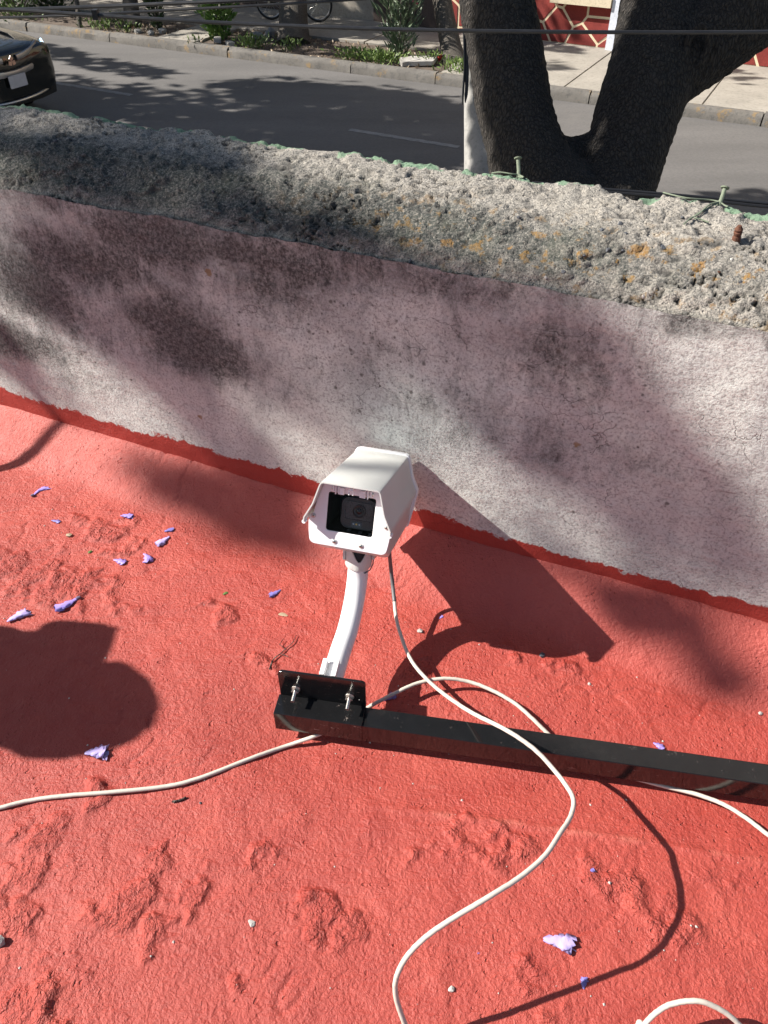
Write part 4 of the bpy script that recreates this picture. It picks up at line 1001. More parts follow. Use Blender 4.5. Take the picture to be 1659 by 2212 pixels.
def stones(e0, e1, z0, z1, cell, skip=None):
    rr = np.random.default_rng(11); seeds = []
    ne = int((e1 - e0) / cell) + 1; nz_ = int((z1 - z0) / cell) + 1
    for i in range(-1, ne + 1):
        for j in range(-1, nz_ + 1): seeds.append((e0 + (i + rr.uniform(.05, .95)) * cell, z0 + (j + rr.uniform(.05, .95)) * cell))
    seeds = np.array(seeds)
    for k, s in enumerate(seeds):
        if not (e0 - cell < s[0] < e1 + cell and z0 - cell < s[1] < z1 + cell): continue
        poly = [np.array(q, float) for q in ((e0, z0), (e1, z0), (e1, z1), (e0, z1))]
        for j in np.argsort(np.hypot(*(seeds - s).T))[1:14]:
            dvec = seeds[j] - s; L = np.linalg.norm(dvec); nn = dvec / L; poly = clip_poly(poly, s + nn * (L / 2 - .020), nn)
            if len(poly) < 3: break
        if len(poly) < 3: continue
        ar = .5 * abs(sum(poly[i][0] * poly[(i + 1) % len(poly)][1] - poly[(i + 1) % len(poly)][0] * poly[i][1] for i in range(len(poly))))
        if ar < .006: continue
        d = rr.uniform(.016, .022); n = len(poly); cen = sum(poly) / n
        v = [bld(q[0], .031, q[1]) - hb for q in poly] + [bld(*(lambda w: (w[0], d, w[1]))(q + (cen - q) * .04)) - hb for q in poly]
        pyobj('stone', v, [(i, (i + 1) % n, n + (i + 1) % n, n + i) for i in range(n)] + [tuple(range(n, 2 * n))], M['stone_red'], red_house, False)
stones(e_red0, e_col0 - .01, Z_WALK + .01, -.75, .46)
stones(e_col1 + .01, e_col1 + 3.55, Z_WALK + .01, -.75, .46)
# left: garage front in beige and brown
gb = bld(e_red0 - 4, 0, Z_WALK)
gar = empty('garage_building', gb, 'beige house front with wide brown garage doors behind the bicycle', 'house')
def gp(o): local(o, gb); o.parent = gar; return o
e_b0, e_b1 = eon(640, 20), eon(806, 20)
b = MB(); box_bld(b, -22, e_red0 - .003, .05, 6, Z_ROAD, 4.0); gp(b.obj('wall', M['beige'], None, False))
for (a_, c_) in ((e_b1, e_red0 - .15), (e_b0 - 5.2, e_b0)):
    npan = max(3, int((c_ - a_) / .42)); dr = None
    for k in range(npan):
        b = MB(); w = (c_ - a_) / npan; box_bld(b, a_ + k * w + .008, a_ + (k + 1) * w - .008, .0, .048, Z_WALK + .01, .3); gp(b.obj('door_panel', M['brown'], None, False))
b = MB(); box_bld(b, -22, e_red0 - .003, -.02, .049, .75, .95); gp(b.obj('cornice', M['cream'], None, False))

# ================================================================== plants across the street
def soilp(px, py): return at(px, py, Z_SOIL + .01)
def trunk_tree(px, py, r, toppx, label, lean=None, bark='bark_grey', crown=None, h=4.5, group=None):
    p = soilp(px, py); root = empty('tree', p, label, 'tree', 'trees in the planted strip across the road')
    dpt = (p - CAMP) @ np.array([0, CT, -ST]); top = atd(toppx, -60, dpt); q = (top - p) / (top[2] - p[2]) * h
    pts = [p + q * t + np.array([.05 * math.sin(t * 7 + px), .05 * math.cos(t * 5 + px), 0]) * (t > 0) for t in np.linspace(0, 1, 8)]
    pts[0] = p - np.array([0, 0, .08])
    b = MB(); b.tube(spline(pts, 4), np.interp(np.linspace(0, 1, 29), [0, .06, .2, 1], [r * 1.45, r * 1.12, r, r * .62]), 12)
    e = pts[-1]
    limbs = []
    for k in range(5):
        a = k * 1.257 + px; tip = e + np.array([math.cos(a) * 1.1, math.sin(a) * 1.1, 1.0 + .4 * (k % 2)]); limbs.append(tip); b.tube([e - (e - pts[-2]) * .5, e + (tip - e) * .5 + np.array([0, 0, .2]), tip], [r * .6, r * .4, r * .15], 8)
    t = b.obj('trunk', M[bark], root); local(t, p)
    C = np.concatenate([limb + RNG.normal(size=(220, 3)) * [.55, .55, .4] for limb in limbs])
    c = leaves('crown', C, .16, M['leaf_dark'], root, .45); local(c, p)
    return root
trunk_tree(287, 55, .15, 281, 'grey trunked tree beyond the road, right of the thin sapling', h=4.2)
trunk_tree(172, 61, .045, 166, 'thin leaning sapling trunk beyond the road at upper left', h=2.6)
trunk_tree(634, 93, .26, 628, 'stout grey tree trunk standing in front of the bicycle', h=4.6)
trunk_tree(985, 136, .17, 942, 'leaning gnarled trunk beyond the road, next to the pale pole', h=4.0)
def bush(name, px, py, w, h, n, size, mat, label, aspect=.45, stems=5, cat='shrub', group='shrubs in the planted strip across the road', narrow=.5, upleaf=.3):
    p = soilp(px, py); root = empty(name, p, label, cat, group)
    b = MB(); tips = []
    for k in range(stems):
        a = k * 2.4; tip = p + np.array([math.cos(a) * w * .32, math.sin(a) * w * .32, h * random.uniform(.75, 1.0)]); tips.append(tip)
        b.tube([p - np.array([0, 0, .05]), p + (tip - p) * .5 + np.array([math.cos(a) * w * .06, 0, 0]), tip], [.018, .013, .006], 6)
    local(b.obj('stem', M['bark_grey'], root), p)
    C = []; D = []
    for i in range(n):
        t = random.random() ** .8; tip = random.choice(tips); a = random.random() * 6.28; rr = w * .5 * (narrow + (1 - narrow) * math.sin(min(1, t * 1.05) * math.pi)) * random.random() ** .5
        ctr = p + (tip - p) * t; C.append(ctr + np.array([math.cos(a) * rr * .7, math.sin(a) * rr * .7, random.uniform(-.08, .08)])); D.append((math.cos(a), math.sin(a), .5))
    c = leaves('foliage', np.array(C), size, M[mat], root, aspect, upleaf, RNG, D); local(c, p); return root
bush('bush', 474, 84, 1.0, 1.75, 1300, .12, 'leaf_bright', 'bright green broad leaved bush beyond the concrete crossing', .6)
bush('oleander', 862, 124, .95, 1.9, 900, .19, 'leaf_grey', 'tall grey green oleander standing beyond the road left of the leaning trunk', .22, 6, upleaf=.6)
bush('slender_shrub', 341, 63, .45, 1.5, 420, .14, 'leaf_dark', 'slender dark shrub right of the grey tree trunk', .45)
bush('flowering_shrub', 40, 30, 2.0, 1.2, 900, .13, 'leaf_mid', 'low shrub at the upper left corner with magenta flowers', .5)
bush('hedge_shrub', 110, 26, 1.6, 1.0, 700, .12, 'leaf_dark', 'dark low shrub beyond the road left of the thin sapling', .5)
p = soilp(40, 30)
fl_ = leaves('magenta_flower', p + np.array([0, 0, 1.05]) + RNG.normal(size=(46, 3)) * [.22, .2, .10], .10, M['magenta'], None, .8); rebase(fl_, p + np.array([0, 0, .9])); tag(fl_, 'cluster of magenta flowers at the upper left corner', 'flowers')
p = soilp(862, 124)
for k, (px, py) in enumerate(((957, 8), (893, 2), (848, 4))):
    q = atd(px, py, (p - CAMP) @ np.array([0, CT, -ST])); o = leaves('red_flower', q + RNG.normal(size=(12, 3)) * .035, .08, M['magenta'], None, .7); rebase(o, q)
    tag(o, ['red flower hanging right of the oleander at the top edge', 'red flower above the right side of the oleander', 'red flower above the left side of the oleander'][k], 'flower', 'red flowers')
# weeds and grass tufts along the kerb
C = []; D = []
for px, py, w, n in ((555, 98, .5, 100), (625, 106, .3, 60), (535, 95, .3, 50), (760, 128, .4, 90), (790, 126, .5, 170), (820, 132, .5, 190), (835, 136, .4, 150), (930, 132, .4, 120), (985, 150, .35, 110), (995, 156, .35, 110), (250, 48, .4, 80), (200, 56, .35, 60), (225, 62, .3, 70), (255, 50, .35, 90),
                    (275, 66, .4, 70), (30, 35, .8, 130), (60, 42, .6, 90), (545, 102, .25, 70), (20, 30, .8, 140), (420, 96, .2, 14)):
    c = at(px, py, Z_SOIL + .03); k = RNG.normal(size=(n, 3)) * [w * .42, w * .25, .0]; C.append(c + k + np.array([0, 0, 1]) * RNG.uniform(.0, .17, (n, 1))); D.append(np.c_[k[:, :2] * 1.5, np.full(n, .25)])
C = np.concatenate(C); D = np.concatenate(D)
gr = leaves('grass', C, .085, M['grass'], None, .34, .3, RNG, D); tag(gr, 'green weeds and grass tufts growing along the far kerb', 'grass', None, 'stuff')
C = []
for _ in range(900):
    C.append(street(RNG.uniform(-14, S_END), RNG.uniform(.2, 1.7), Z_SOIL + .025))
lt = leaves('leaf_litter', np.array(C) + RNG.normal(size=(900, 3)) * [.02, .02, .012], .07, M['dry'], None, .5); tag(lt, 'dry leaf litter on the planted strip', 'litter', None, 'stuff')
# stones, rubble, litter beyond the road
for i, (px, py, s, m, lab) in enumerate([(628, 82 - 10, .17, 'pole', 'pale boulder left of the stout trunk'), (585, 76, .16, 'pole', 'grey boulder at the left end of the row of stones'), (556, 82, .14, 'pole', 'low grey stone beside the kerb weeds'), (300, 70, .10, 'pole', 'rough stone at the foot of the grey tree'),
                                        (352, 70, .10, 'rub_w', 'white rubble lump left of the concrete crossing'), (326, 74, .08, 'rub_w', 'small pale stone left of the concrete crossing')]):
    o = rock('boulder', s, M[m], None, 70 + i, .65); q = soilp(px, py); o.location = tuple(q + np.array([0, 0, s * .25])); o.rotation_euler[2] = i; tag(o, lab, 'stone')
for i, (px, py, w, d, lab) in enumerate([(905, 137, .34, .26, 'broken pale concrete slab beside the oleander'), (880, 138, .22, .18, 'small broken concrete piece left of the pale slab'), (990, 152 - 2, .16, .12, 'white rubble piece at the foot of the leaning trunk'), (470, 92, .13, .08, 'crumpled white paper scrap near the bright bush'), (497, 100, .10, .07, 'small white paper scrap nearer the kerb')]):
    b = MB(); b.prism(round_poly([(-w, -d * .8), (w * .7, -d), (w, d * .5), (-w * .4, d)], .02, 2), 0, .07, lambda x, y, z: (x, y, z + .04 * x)); o = b.obj('rubble', M['rub_w'], None, False); q = soilp(px, py); o.location = tuple(q + np.array([0, 0, .01])); o.rotation_euler[2] = .6 * i; tag(o, lab, 'rubble')
for px, m, lab in ((951, 'redp', 'red ball lying beyond the kerb left of the leaning trunk'), (962, 'yelp', 'yellow ball lying next to the red one')):
    bm = bmesh.new(); bmesh.ops.create_icosphere(bm, subdivisions=2, radius=.062); me = bpy.data.meshes.new('ball'); bm.to_mesh(me); bm.free(); me.materials.append(M[m]); o = link(bpy.data.objects.new('ball', me)); q = soilp(px, 132); o.location = tuple(q + np.array([0, 0, .06])); tag(o, lab, 'ball')

# ================================================================== bicycle by the far building
w1 = at(586, 43, Z_WALK); w2 = at(688, 48, Z_WALK); fd = w2 - w1; fd[2] = 0; wbse = np.linalg.norm(fd); fd /= wbse; R_ = .33
bike = empty('bicycle', (w1 + w2) / 2, 'black bicycle parked behind the stout grey trunk across the road', 'bicycle'); bkb = np.array(bike.location)
def bk(mb, name, mat, parent=bike): o = mb.obj(name, mat, parent); local(o, bkb); return o
for hub in (w1 + [0, 0, R_], w2 + [0, 0, R_]):
    ring = lambda r: [hub + r * (math.cos(a) * fd + math.sin(a) * np.array([0, 0, 1.])) for a in np.linspace(0, 2 * math.pi, 41)]
    b = MB(); b.tube(ring(R_ - .022), .022, 8, False); wh = bk(b, 'wheel', M['rubber'])
    b = MB(); b.tube(ring(R_ - .05), .010, 6, False); bk(b, 'rim', M['chrome'], wh)
    b = MB()
    for a in np.linspace(0, 2 * math.pi, 15)[:-1]: b.tube([hub, hub + (R_ - .05) * (math.cos(a) * fd + math.sin(a) * np.array([0, 0, 1.]))], .0022, 4)
    b.tube([hub - BNRM * .04, hub + BNRM * .04], .02, 8); bk(b, 'spokes', M['steel'], wh)
h1, h2 = w1 + [0, 0, R_], w2 + [0, 0, R_]; cr = h1 + fd * .44 + [0, 0, -.05]; st_ = h1 + fd * .30 + [0, 0, .50]; hd = h2 - fd * .16 + [0, 0, .52]
b = MB()
for q0, q1 in ((h1, cr), (cr, st_), (h1, st_), (st_, hd), (cr, hd - [0, 0, .1])): b.tube([q0, q1], .017, 8)
bk(b, 'frame', M['carpaint'])
b = MB(); b.tube([hd + [0, 0, .1], hd, h2], .017, 8); bk(b, 'fork', M['carpaint'])
b = MB(); b.tube([hd + [0, 0, .1] - BNRM * .28, hd + [0, 0, .14], hd + [0, 0, .1] + BNRM * .28], .013, 8); bk(b, 'handlebar', M['chrome'])
b = MB(); b.tube([st_, st_ + [0, 0, .12]], .013, 8); b.tube([st_ - fd * .13 + [0, 0, .13], st_ + [0, 0, .13], st_ + fd * .14 + [0, 0, .13]], [.07, .05, .02], 8); bk(b, 'saddle', M['rubber'])
b = MB(); b.tube([cr - BNRM * .06 + fd * .12 - [0, 0, .1], cr - BNRM * .05, cr + BNRM * .05, cr + BNRM * .06 - fd * .12 + [0, 0, .1]], .012, 6); b.tube([cr - BNRM * .01, cr + BNRM * .01], .09, 18); bk(b, 'crank', M['steel'])

# ================================================================== car
ctr = np.array([-5.37, 12.40, Z_ROAD - .03]); cf = SD.copy(); cl = np.array([-cf[1], cf[0], 0])
car = empty('parked_car', ctr, 'black pickup car front with chrome grille bars entering at the left edge', 'car')
car.name = 'car'
def CP(x, y, z): return cf * x + cl * y + np.array([0, 0, z])
def cpart(mb, name, mat, parent=car, smooth=True, sub=0, bev=0, sharp=35):
    o = pyobj(name, [CP(*p) for p in mb.v], mb.f, mat, parent, smooth, None, sharp if smooth else None)
    if sub: s = o.modifiers.new('sub', 'SUBSURF'); s.levels = s.render_levels = sub
    if bev: bevel(o, bev, 2)
    return o
def loft(secs):
    n = len(secs[0]); mb = MB(); v = [p for s in secs for p in s]
    f = [(i * n + k, i * n + k + 1, (i + 1) * n + k + 1, (i + 1) * n + k) for i in range(len(secs) - 1) for k in range(n - 1)]
    return mb.add(v, f + [tuple(range(n))[::-1], tuple((len(secs) - 1) * n + k for k in range(n))])
def bsec(x, hw, zb, zs, zt, tw):                      # half-width, bottom, shoulder, top, top half-width
    half = [(hw * .80, zb), (hw * .97, zb + .06), (hw, (zb + zs) * .5), (hw * .99, zs), (hw * .95, zs + (zt - zs) * .6), (tw, zt - .004), (tw * .5, zt)]
    return [(x, -y, z) for y, z in half] + [(x, y, z) for y, z in half[::-1]]
secs = [bsec(.03, .76, .40, .84, .93, .60), bsec(-.04, .86, .35, .88, 1.0, .66), bsec(-.22, .91, .33, .92, 1.03, .66), bsec(-.55, .93, .33, .97, 1.08, .72), bsec(-1.25, .93, .33, 1.0, 1.13, .76), bsec(-1.5, .93, .33, 1.02, 1.16, .80), bsec(-3.4, .93, .35, 1.02, 1.14, .82), bsec(-4.9, .92, .38, 1.02, 1.12, .82), bsec(-5.2, .88, .45, 1.0, 1.08, .78)]
body_ = cpart(loft(secs), 'body', M['carpaint'], car, True, 2, 0, None)
b = loft([[(x, y, z) for y, z in ((-w, 1.10), (-w * .97, 1.3), (-w2, h), (w2, h), (w * .97, 1.3), (w, 1.10))] for x, w, w2, h in ((-1.25, .76, .70, 1.14), (-1.75, .80, .64, 1.70), (-2.2, .81, .66, 1.80), (-3.1, .81, .66, 1.79), (-3.55, .80, .66, 1.66), (-3.6, .80, .7, 1.12))]); cpart(b, 'cabin', M['glassdark'], body_, True, 1)
b = loft([[(x, y, z + h) for y, z in ((-w, 0), (-w * .9, .035), (w * .9, .035), (w, 0))] for x, w, h in ((-1.85, .62, 1.735), (-2.3, .66, 1.80), (-3.1, .66, 1.795), (-3.5, .64, 1.71))]); cpart(b, 'roof_panel', M['carpaint'], body_, True, 1)
# hood relief
for s in (-1, 1):
    b = MB(); b.tube([(-.16, s * .42, .985), (-.45, s * .50, 1.060), (-1.2, s * .58, 1.130)], [.02, .03, .03], 8); cpart(b, 'hood_ridge', M['carpaint'], body_)
# front face: grille, bars, emblem, plate, lamps
b = MB(); b.prism(round_poly([(-.50, .52), (.50, .52), (.56, .80), (.40, .90), (-.40, .90), (-.56, .80)], .04, 3), .004, .05, lambda y, z, x: (x - .28 * (abs(y) / .6) ** 2 * .5, y, z)); cpart(b, 'grille', M['rubber'], car, False)
def front_x(y): return .055 - .20 * (abs(y) / .85) ** 2
def bar(pts, w, d, name, mat, parent=car):
    S = spline(pts, 6); v = []
    for y, z in S:
        x = front_x(y) + d; v += [(x - .03, y, z - w * .5), (x, y, z - w * .42), (x + .006, y, z), (x, y, z + w * .42), (x - .03, y, z + w * .5)]
    n = len(S); mb = MB(); mb.add(v, [(i * 5 + k, i * 5 + 5 + k, i * 5 + 6 + k, i * 5 + 1 + k) for i in range(n - 1) for k in range(4)] + [(0, 1, 2, 3, 4), tuple((n - 1) * 5 + k for k in range(4, -1, -1))])
    return cpart(mb, name, mat, parent)
for s in (-1, 1):
    bar([(s * .13, .885), (s * .30, .90), (s * .52, .945), (s * .62, .985)], .075, .004, 'grille_bar', M['chrome'])
    bar([(s * .16, .715), (s * .40, .735), (s * .60, .80), (s * .72, .90)], .085, .01, 'grille_bar', M['chrome'])
    b = MB(); b.prism(round_poly([(s * .58, .86), (s * .80, .90), (s * .86, 1.00), (s * .64, .985)], .02, 3), -.02, .03, lambda y, z, x: (x + front_x(y) - .06, y, z)); hl = cpart(b, 'headlight', M['headlamp'], car, False, 0, .004)
    b = MB(); S = [(s * .80, 1.00), (s * .845, .93), (s * .845, .84), (s * .82, .78)]; b.tube([(front_x(y) - .015, y, z) for y, z in S], [.012, .018, .018, .010], 8); cpart(b, 'running_light', M['drl'], hl)
    b = MB(); b.prism(round_poly([(s * .62, .50), (s * .80, .52), (s * .80, .70), (s * .66, .66)], .03, 3), -.02, .02, lambda y, z, x: (x + front_x(y) - .03, y, z)); cpart(b, 'fog_lamp', M['rubber'], car, False)
bar([(-.16, .715), (0, .712), (.16, .715)], .075, .010, 'grille_bar', M['chrome'])
b = MB()
for a in (90, 210, 330):
    c_, s_ = math.cos(A(a)), math.sin(A(a)); L = .075; w = .034
    poly = [(0, 0), (c_ * L * .5 - s_ * w, s_ * L * .5 + c_ * w), (c_ * L, s_ * L), (c_ * L * .5 + s_ * w, s_ * L * .5 - c_ * w)]; b.prism(poly, .078, .088, lambda y, z, x: (x, y, z + .862))
cpart(b, 'emblem', M['emblem'], car, False)
b = MB(); b.prism(rrect(.31, .16, .012, 3), .072, .082, lambda y, z, x: (x, y + .02, z + .615)); cpart(b, 'licence_plate', M['plate'], car, False)
b = MB(); S = [(-.70, .40), (-.3, .37), (.3, .37), (.70, .40), (.84, .46)]; b.tube([(front_x(y) + .02, y, z) for y, z in spline(S, 5)], .022, 8); cpart(b, 'skid_bar', M['chrome'])
b = loft([[(x + (0 if abs(y) < .5 else -.10), y, z) for y, z in ((-.80, .30), (-.5, .27), (.5, .27), (.80, .30), (.84, .50), (-.84, .50))] for x in (.03, -.3)]); cpart(b, 'lower_bumper', M['rubber'], car, False)
for x in (-.95, -4.05):
    for s in (-1, 1):
        b = MB(); Mx = Matrix.Translation((x, s * .80, .37)) @ Matrix.Rotation(-s * math.pi / 2, 4, 'X'); b.lathe([(.22, -.11), (.35, -.11), (.37, -.08), (.37, .08), (.35, .11), (.22, .115)], 28, Mx); wh = cpart(b, 'wheel', M['rubber'], car)
        b = MB(); b.lathe([(.22, .10), (.21, .12), (.08, .10), (.03, .11)], 20, Mx); cpart(b, 'rim', M['chrome'], wh)
for s in (-1, 1):
    b = MB(); b.box((-1.55, s * 1.02, 1.25), (.12, .22, .17)); cpart(b, 'mirror', M['carpaint'], car, True, 0, .03)

# ================================================================== big dark tree, pole, wires
tb_ = at(1270, 560, Z_WALK)
D_T = 5.45
def tpt(px, py, dep=D_T): return atd(px, py, dep)
big = empty('street_tree', np.array([1.42, 6.05, Z_WALK]), 'massive dark barked tree with a forked trunk just beyond the parapet', 'tree'); bigb = np.array(big.location)
b = MB()
def limb(pl, n=20):
    S = spline([tpt(x, y, d) for x, y, d, r in pl], 8); R = np.interp(np.linspace(0, 1, len(S)), np.linspace(0, 1, len(pl)), [r for *_, r in pl]); b.tube(S, R, n)
k = D_T / 1650
limb([(1068, -420, 5.2, .20), (1066, -200, 5.3, .225), (1072, 0, 5.4, .262), (1085, 67, 5.43, .262), (1097, 150, 5.45, .265), (1110, 230, 5.45, .265), (1128, 300, 5.45, .265), (1155, 380, 5.45, .30), (1215, 470, 5.45, .36), (1265, 560, 5.45, .42)])
limb([(1452, -420, 5.7, .22), (1440, -200, 5.6, .25), (1432, 0, 5.5, .30), (1425, 67, 5.48, .31), (1412, 140, 5.46, .31), (1392, 200, 5.45, .305), (1375, 250, 5.45, .30), (1354, 320, 5.45, .285), (1329, 395, 5.45, .29), (1295, 480, 5.45, .34), (1265, 560, 5.45, .42)])
limb([(2200, -420, 4.9, .17), (1900, -220, 5.1, .22), (1720, -60, 5.25, .27), (1610, 25, 5.35, .285), (1530, 85, 5.42, .285), (1450, 150, 5.45, .26), (1400, 210, 5.45, .22)])
limb([(1560, -420, 5.6, .16), (1545, -200, 5.55, .2), (1530, -60, 5.5, .24), (1505, 40, 5.46, .24), (1450, 120, 5.45, .22)])
limb([(1265, 560, 5.45, .42), (1268, 640, 5.45, .46)])
for (x0, y0, x1, y1, r) in ((1175, 312, 1300, 303, .075), (1180, 335, 1300, 332, .11), (1200, 390, 1290, 390, .17)): limb([(x0, y0, 5.45, r), ((x0 + x1) / 2, max(y0, y1) + 6, 5.45, r * .95), (x1, y1, 5.45, r)])
S = [tpt(1268, 640), np.array([1.43, 6.05, -1.7]), np.array([1.43, 6.05, Z_WALK - .1])]; b.tube(spline(S, 5), np.interp(np.linspace(0, 1, 11), [0, .7, 1], [.46, .50, .66]), 20)
trunk = b.obj('trunk', M['bark_dark'], None, True, None)
local(trunk, bigb); trunk.parent = big
rm = trunk.modifiers.new('remesh', 'REMESH'); rm.mode = 'VOXEL'; rm.voxel_size = .016; rm.use_smooth_shade = True
sm = trunk.modifiers.new('smooth', 'SMOOTH'); sm.factor = .5; sm.iterations = 14
tx = bpy.data.textures.new('bark_lumps', 'CLOUDS'); tx.noise_scale = .055; tx.noise_depth = 3
dm = trunk.modifiers.new('lumps', 'DISPLACE'); dm.texture = tx; dm.strength = .030; dm.mid_level = .5
# knot
kp = tpt(1507, 100, 5.17); b = MB()
b.tube([kp + .085 * np.array([math.cos(a) * .8, -.15 * math.cos(a), math.sin(a) * 1.35]) for a in np.linspace(0, 2 * math.pi, 25)], .026, 10, False); kn = b.obj('knot', M['bark_dark'], None); local(kn, bigb); kn.parent = big
C = []
for (cx, cy, cz, s) in ((2.6, 5.0, 7.2, 1.3), (4.4, 4.6, 6.6, 1.3), (1.2, 6.4, 7.8, 1.2), (3.4, 6.6, 8.2, 1.3), (6.0, 4.9, 6.2, 1.0), (.6, 5.6, 6.9, .9)):
    C.append(np.array([cx, cy, cz]) + RNG.normal(size=(900, 3)) * [s, s, s * .6])
cw = leaves('crown', np.concatenate(C), .17, M['leaf_dark'], None, .5); local(cw, bigb); cw.parent = big
b = MB()
for px0, d0, tip in ((1068, 5.2, (1.0, 5.8, 7.6)), (1068, 5.2, (.2, 5.2, 6.6)), (1452, 5.7, (2.8, 5.4, 7.4)), (1452, 5.7, (3.2, 6.5, 8.0)), (1560, 5.6, (3.6, 5.4, 7.0))):
    q0 = tpt(px0, -400, d0); b.tube(spline([q0, (q0 + np.array(tip)) / 2 + [0, 0, .3], tip], 6), np.linspace(.19, .04, 13), 12)
q0 = tpt(2180, -400, 4.9); b.tube(spline([q0, (q0 + np.array([6.0, 4.9, 6.0])) / 2 + [.3, 0, 0], (6.0, 4.9, 6.0)], 6), np.linspace(.165, .04, 13), 12)
o = b.obj('limb', M['bark_dark'], None); local(o, bigb); o.parent = big

# pale concrete pole behind the tree
pd = 7.3; p_top = atd(1042, 60, pd); p_bot = atd(1046, 350, pd); ax = (p_bot - p_top); ax /= -ax[2]
zb_ = (p_top[2] - Z_WALK); foot = p_top + ax * zb_
pole = empty('utility_pole', foot, 'pale tapered concrete utility pole standing left of the dark tree', 'pole')
up_ = foot - ax * 6.5
b = MB(); b.tube([foot, foot + (up_ - foot) * .25, up_], [.205, .180, .095], 24); o = b.obj('shaft', M['pole'], pole); local(o, foot)
b = MB()
for (pts, w) in (([(1002, 60), (1004, 140), (1001, 190), (999, 226)], .020), ([(1010, 80), (1009, 150), (1008, 190), (1005, 222)], .032)):
    q = [atd(x, y, pd - .20) for x, y in pts]; b.tube(spline(q, 5), np.interp(np.linspace(0, 1, 16), [0, .8, 1], [w * .6, w * .5, .004]), 6)
o = b.obj('hanging_strap', M['wire'], pole); local(o, foot)

def wire(label, pts, r, name='overhead_wire', sag=0):
    S = spline(pts, 10); b = MB(); b.tube(S, r, 7); return tag(rebase(b.obj(name, M['wire']), S[0]), label, 'wire', 'black wires strung along the street')
W = lambda lst: [atd(x, y, d) for x, y, d in lst]
wire('upper black wire crossing the top left corner', W([(-260, 32, 4.6), (0, 22, 4.6), (200, 15, 4.6), (380, 7, 4.55), (553, 0, 4.5), (900, -16, 4.5)]), .0105)
wire('thick black wire running across the whole picture in front of the tree', W([(-260, 12, 4.5), (0, 20, 4.5), (160, 30, 4.5), (330, 41, 4.5), (553, 53, 4.5), (830, 63, 4.45), (1106, 68, 4.4), (1400, 70, 4.4), (1659, 69, 4.4), (2000, 62, 4.4)]), .0108)
wire('thin black wire rising from the left edge to the top', W([(-260, 42, 4.6), (0, 38, 4.6), (110, 35, 4.58), (207, 31, 4.55), (330, 24, 4.55), (553, 12, 4.5), (753, 0, 4.5), (1000, -18, 4.5)]), .0075)
wire('lower strand of the paired black cable just beyond the parapet at right', W([(1150, 400, 2.6), (1300, 414, 2.6), (1401, 422, 2.6), (1520, 432, 2.6), (1659, 447, 2.6), (1900, 470, 2.6)]), .0055)
wire('upper strand of the paired black cable just beyond the parapet at right', W([(1150, 394, 2.6), (1300, 408, 2.6), (1401, 416, 2.6), (1520, 426, 2.6), (1659, 440, 2.6), (1900, 462, 2.6)]), .0045)
b = MB(); q = atd(207, 31, 4.5); b.box(q, (.03, .05, .05)); tag(rebase(b.obj('wire_clamp', M['wire'], None, False), q), 'small clamp joining two wires at upper left', 'clamp')

# service cable off to the left, its shadow crosses the foot of the wall
s0 = onplane(125, 905, WN, WC); s1 = onplane(0, 722, WN, WC); s2 = at(0, 1012, .005); sm_ = onplane(62, 800, WN, WC)
t0 = 1.25
def fitline(S0, S1, S2):
    best = None
    for a in np.linspace(-1, 1, 81):
        for c in np.linspace(-1, 1, 81):
            A_ = S1 - S0 - LD * a; B_ = S2 - S0 - LD * c; cr_ = np.linalg.norm(np.cross(A_, B_)) / (np.linalg.norm(A_) * np.linalg.norm(B_)) + (0 if A_ @ B_ < 0 else 5) + .02 * (abs(a) + abs(c))
            if best is None or cr_ < best[0]: best = (cr_, a, c)
    return best
_, ta_, tc_ = fitline(s0, s1, s2)
k0 = s0 - LD * t0; k1 = s1 - LD * (t0 + ta_); k2 = s2 - LD * (t0 + tc_)
far1 = k1 + (k1 - k0) * 2.2; far2 = k2 + (k2 - k0) * 5.0
b = MB(); b.tube(spline([far2, k2, k0, k1, far1], 8), .0105, 8); tag(rebase(b.obj('service_cable', M['wire']), far2), 'black service cable hanging over the roof beyond the left edge', 'cable')

# ================================================================== trees left of the picture whose crowns shade the wall, the tree and the road
def shade_points(cx, cy, rx, ry, ang, n, plane, s0, s1, rng):
    out = []; ca, sa = math.cos(A(ang)), math.sin(A(ang))
    while len(out) < n:
        a, r = rng.uniform(0, 2 * math.pi), math.sqrt(rng.random()) * (1.0 if rng.random() < .8 else 1.25)
        dx, dy = r * rx * math.cos(a), r * ry * math.sin(a); px, py = cx + dx * ca - dy * sa, cy + dx * sa + dy * ca
        try: p = plane(px, py)
        except Exception: continue
        out.append(p - LD * rng.uniform(s0, s1))
    return out
rg = np.random.default_rng(23)
PW = lambda x, y: onplane(x, y, WN, WC)
PC = lambda x, y: at(x, y, .62)
PR = lambda x, y: at(x, y, Z_ROAD)
PF = lambda x, y: at(x, y, 0.0)
PT = lambda x, y: atd(x, y, 5.2)
PH = lambda x, y: atd(x, y, 1.22)
PP = lambda x, y: atd(x, y, 7.1)
near_sh = []; near_sz = []
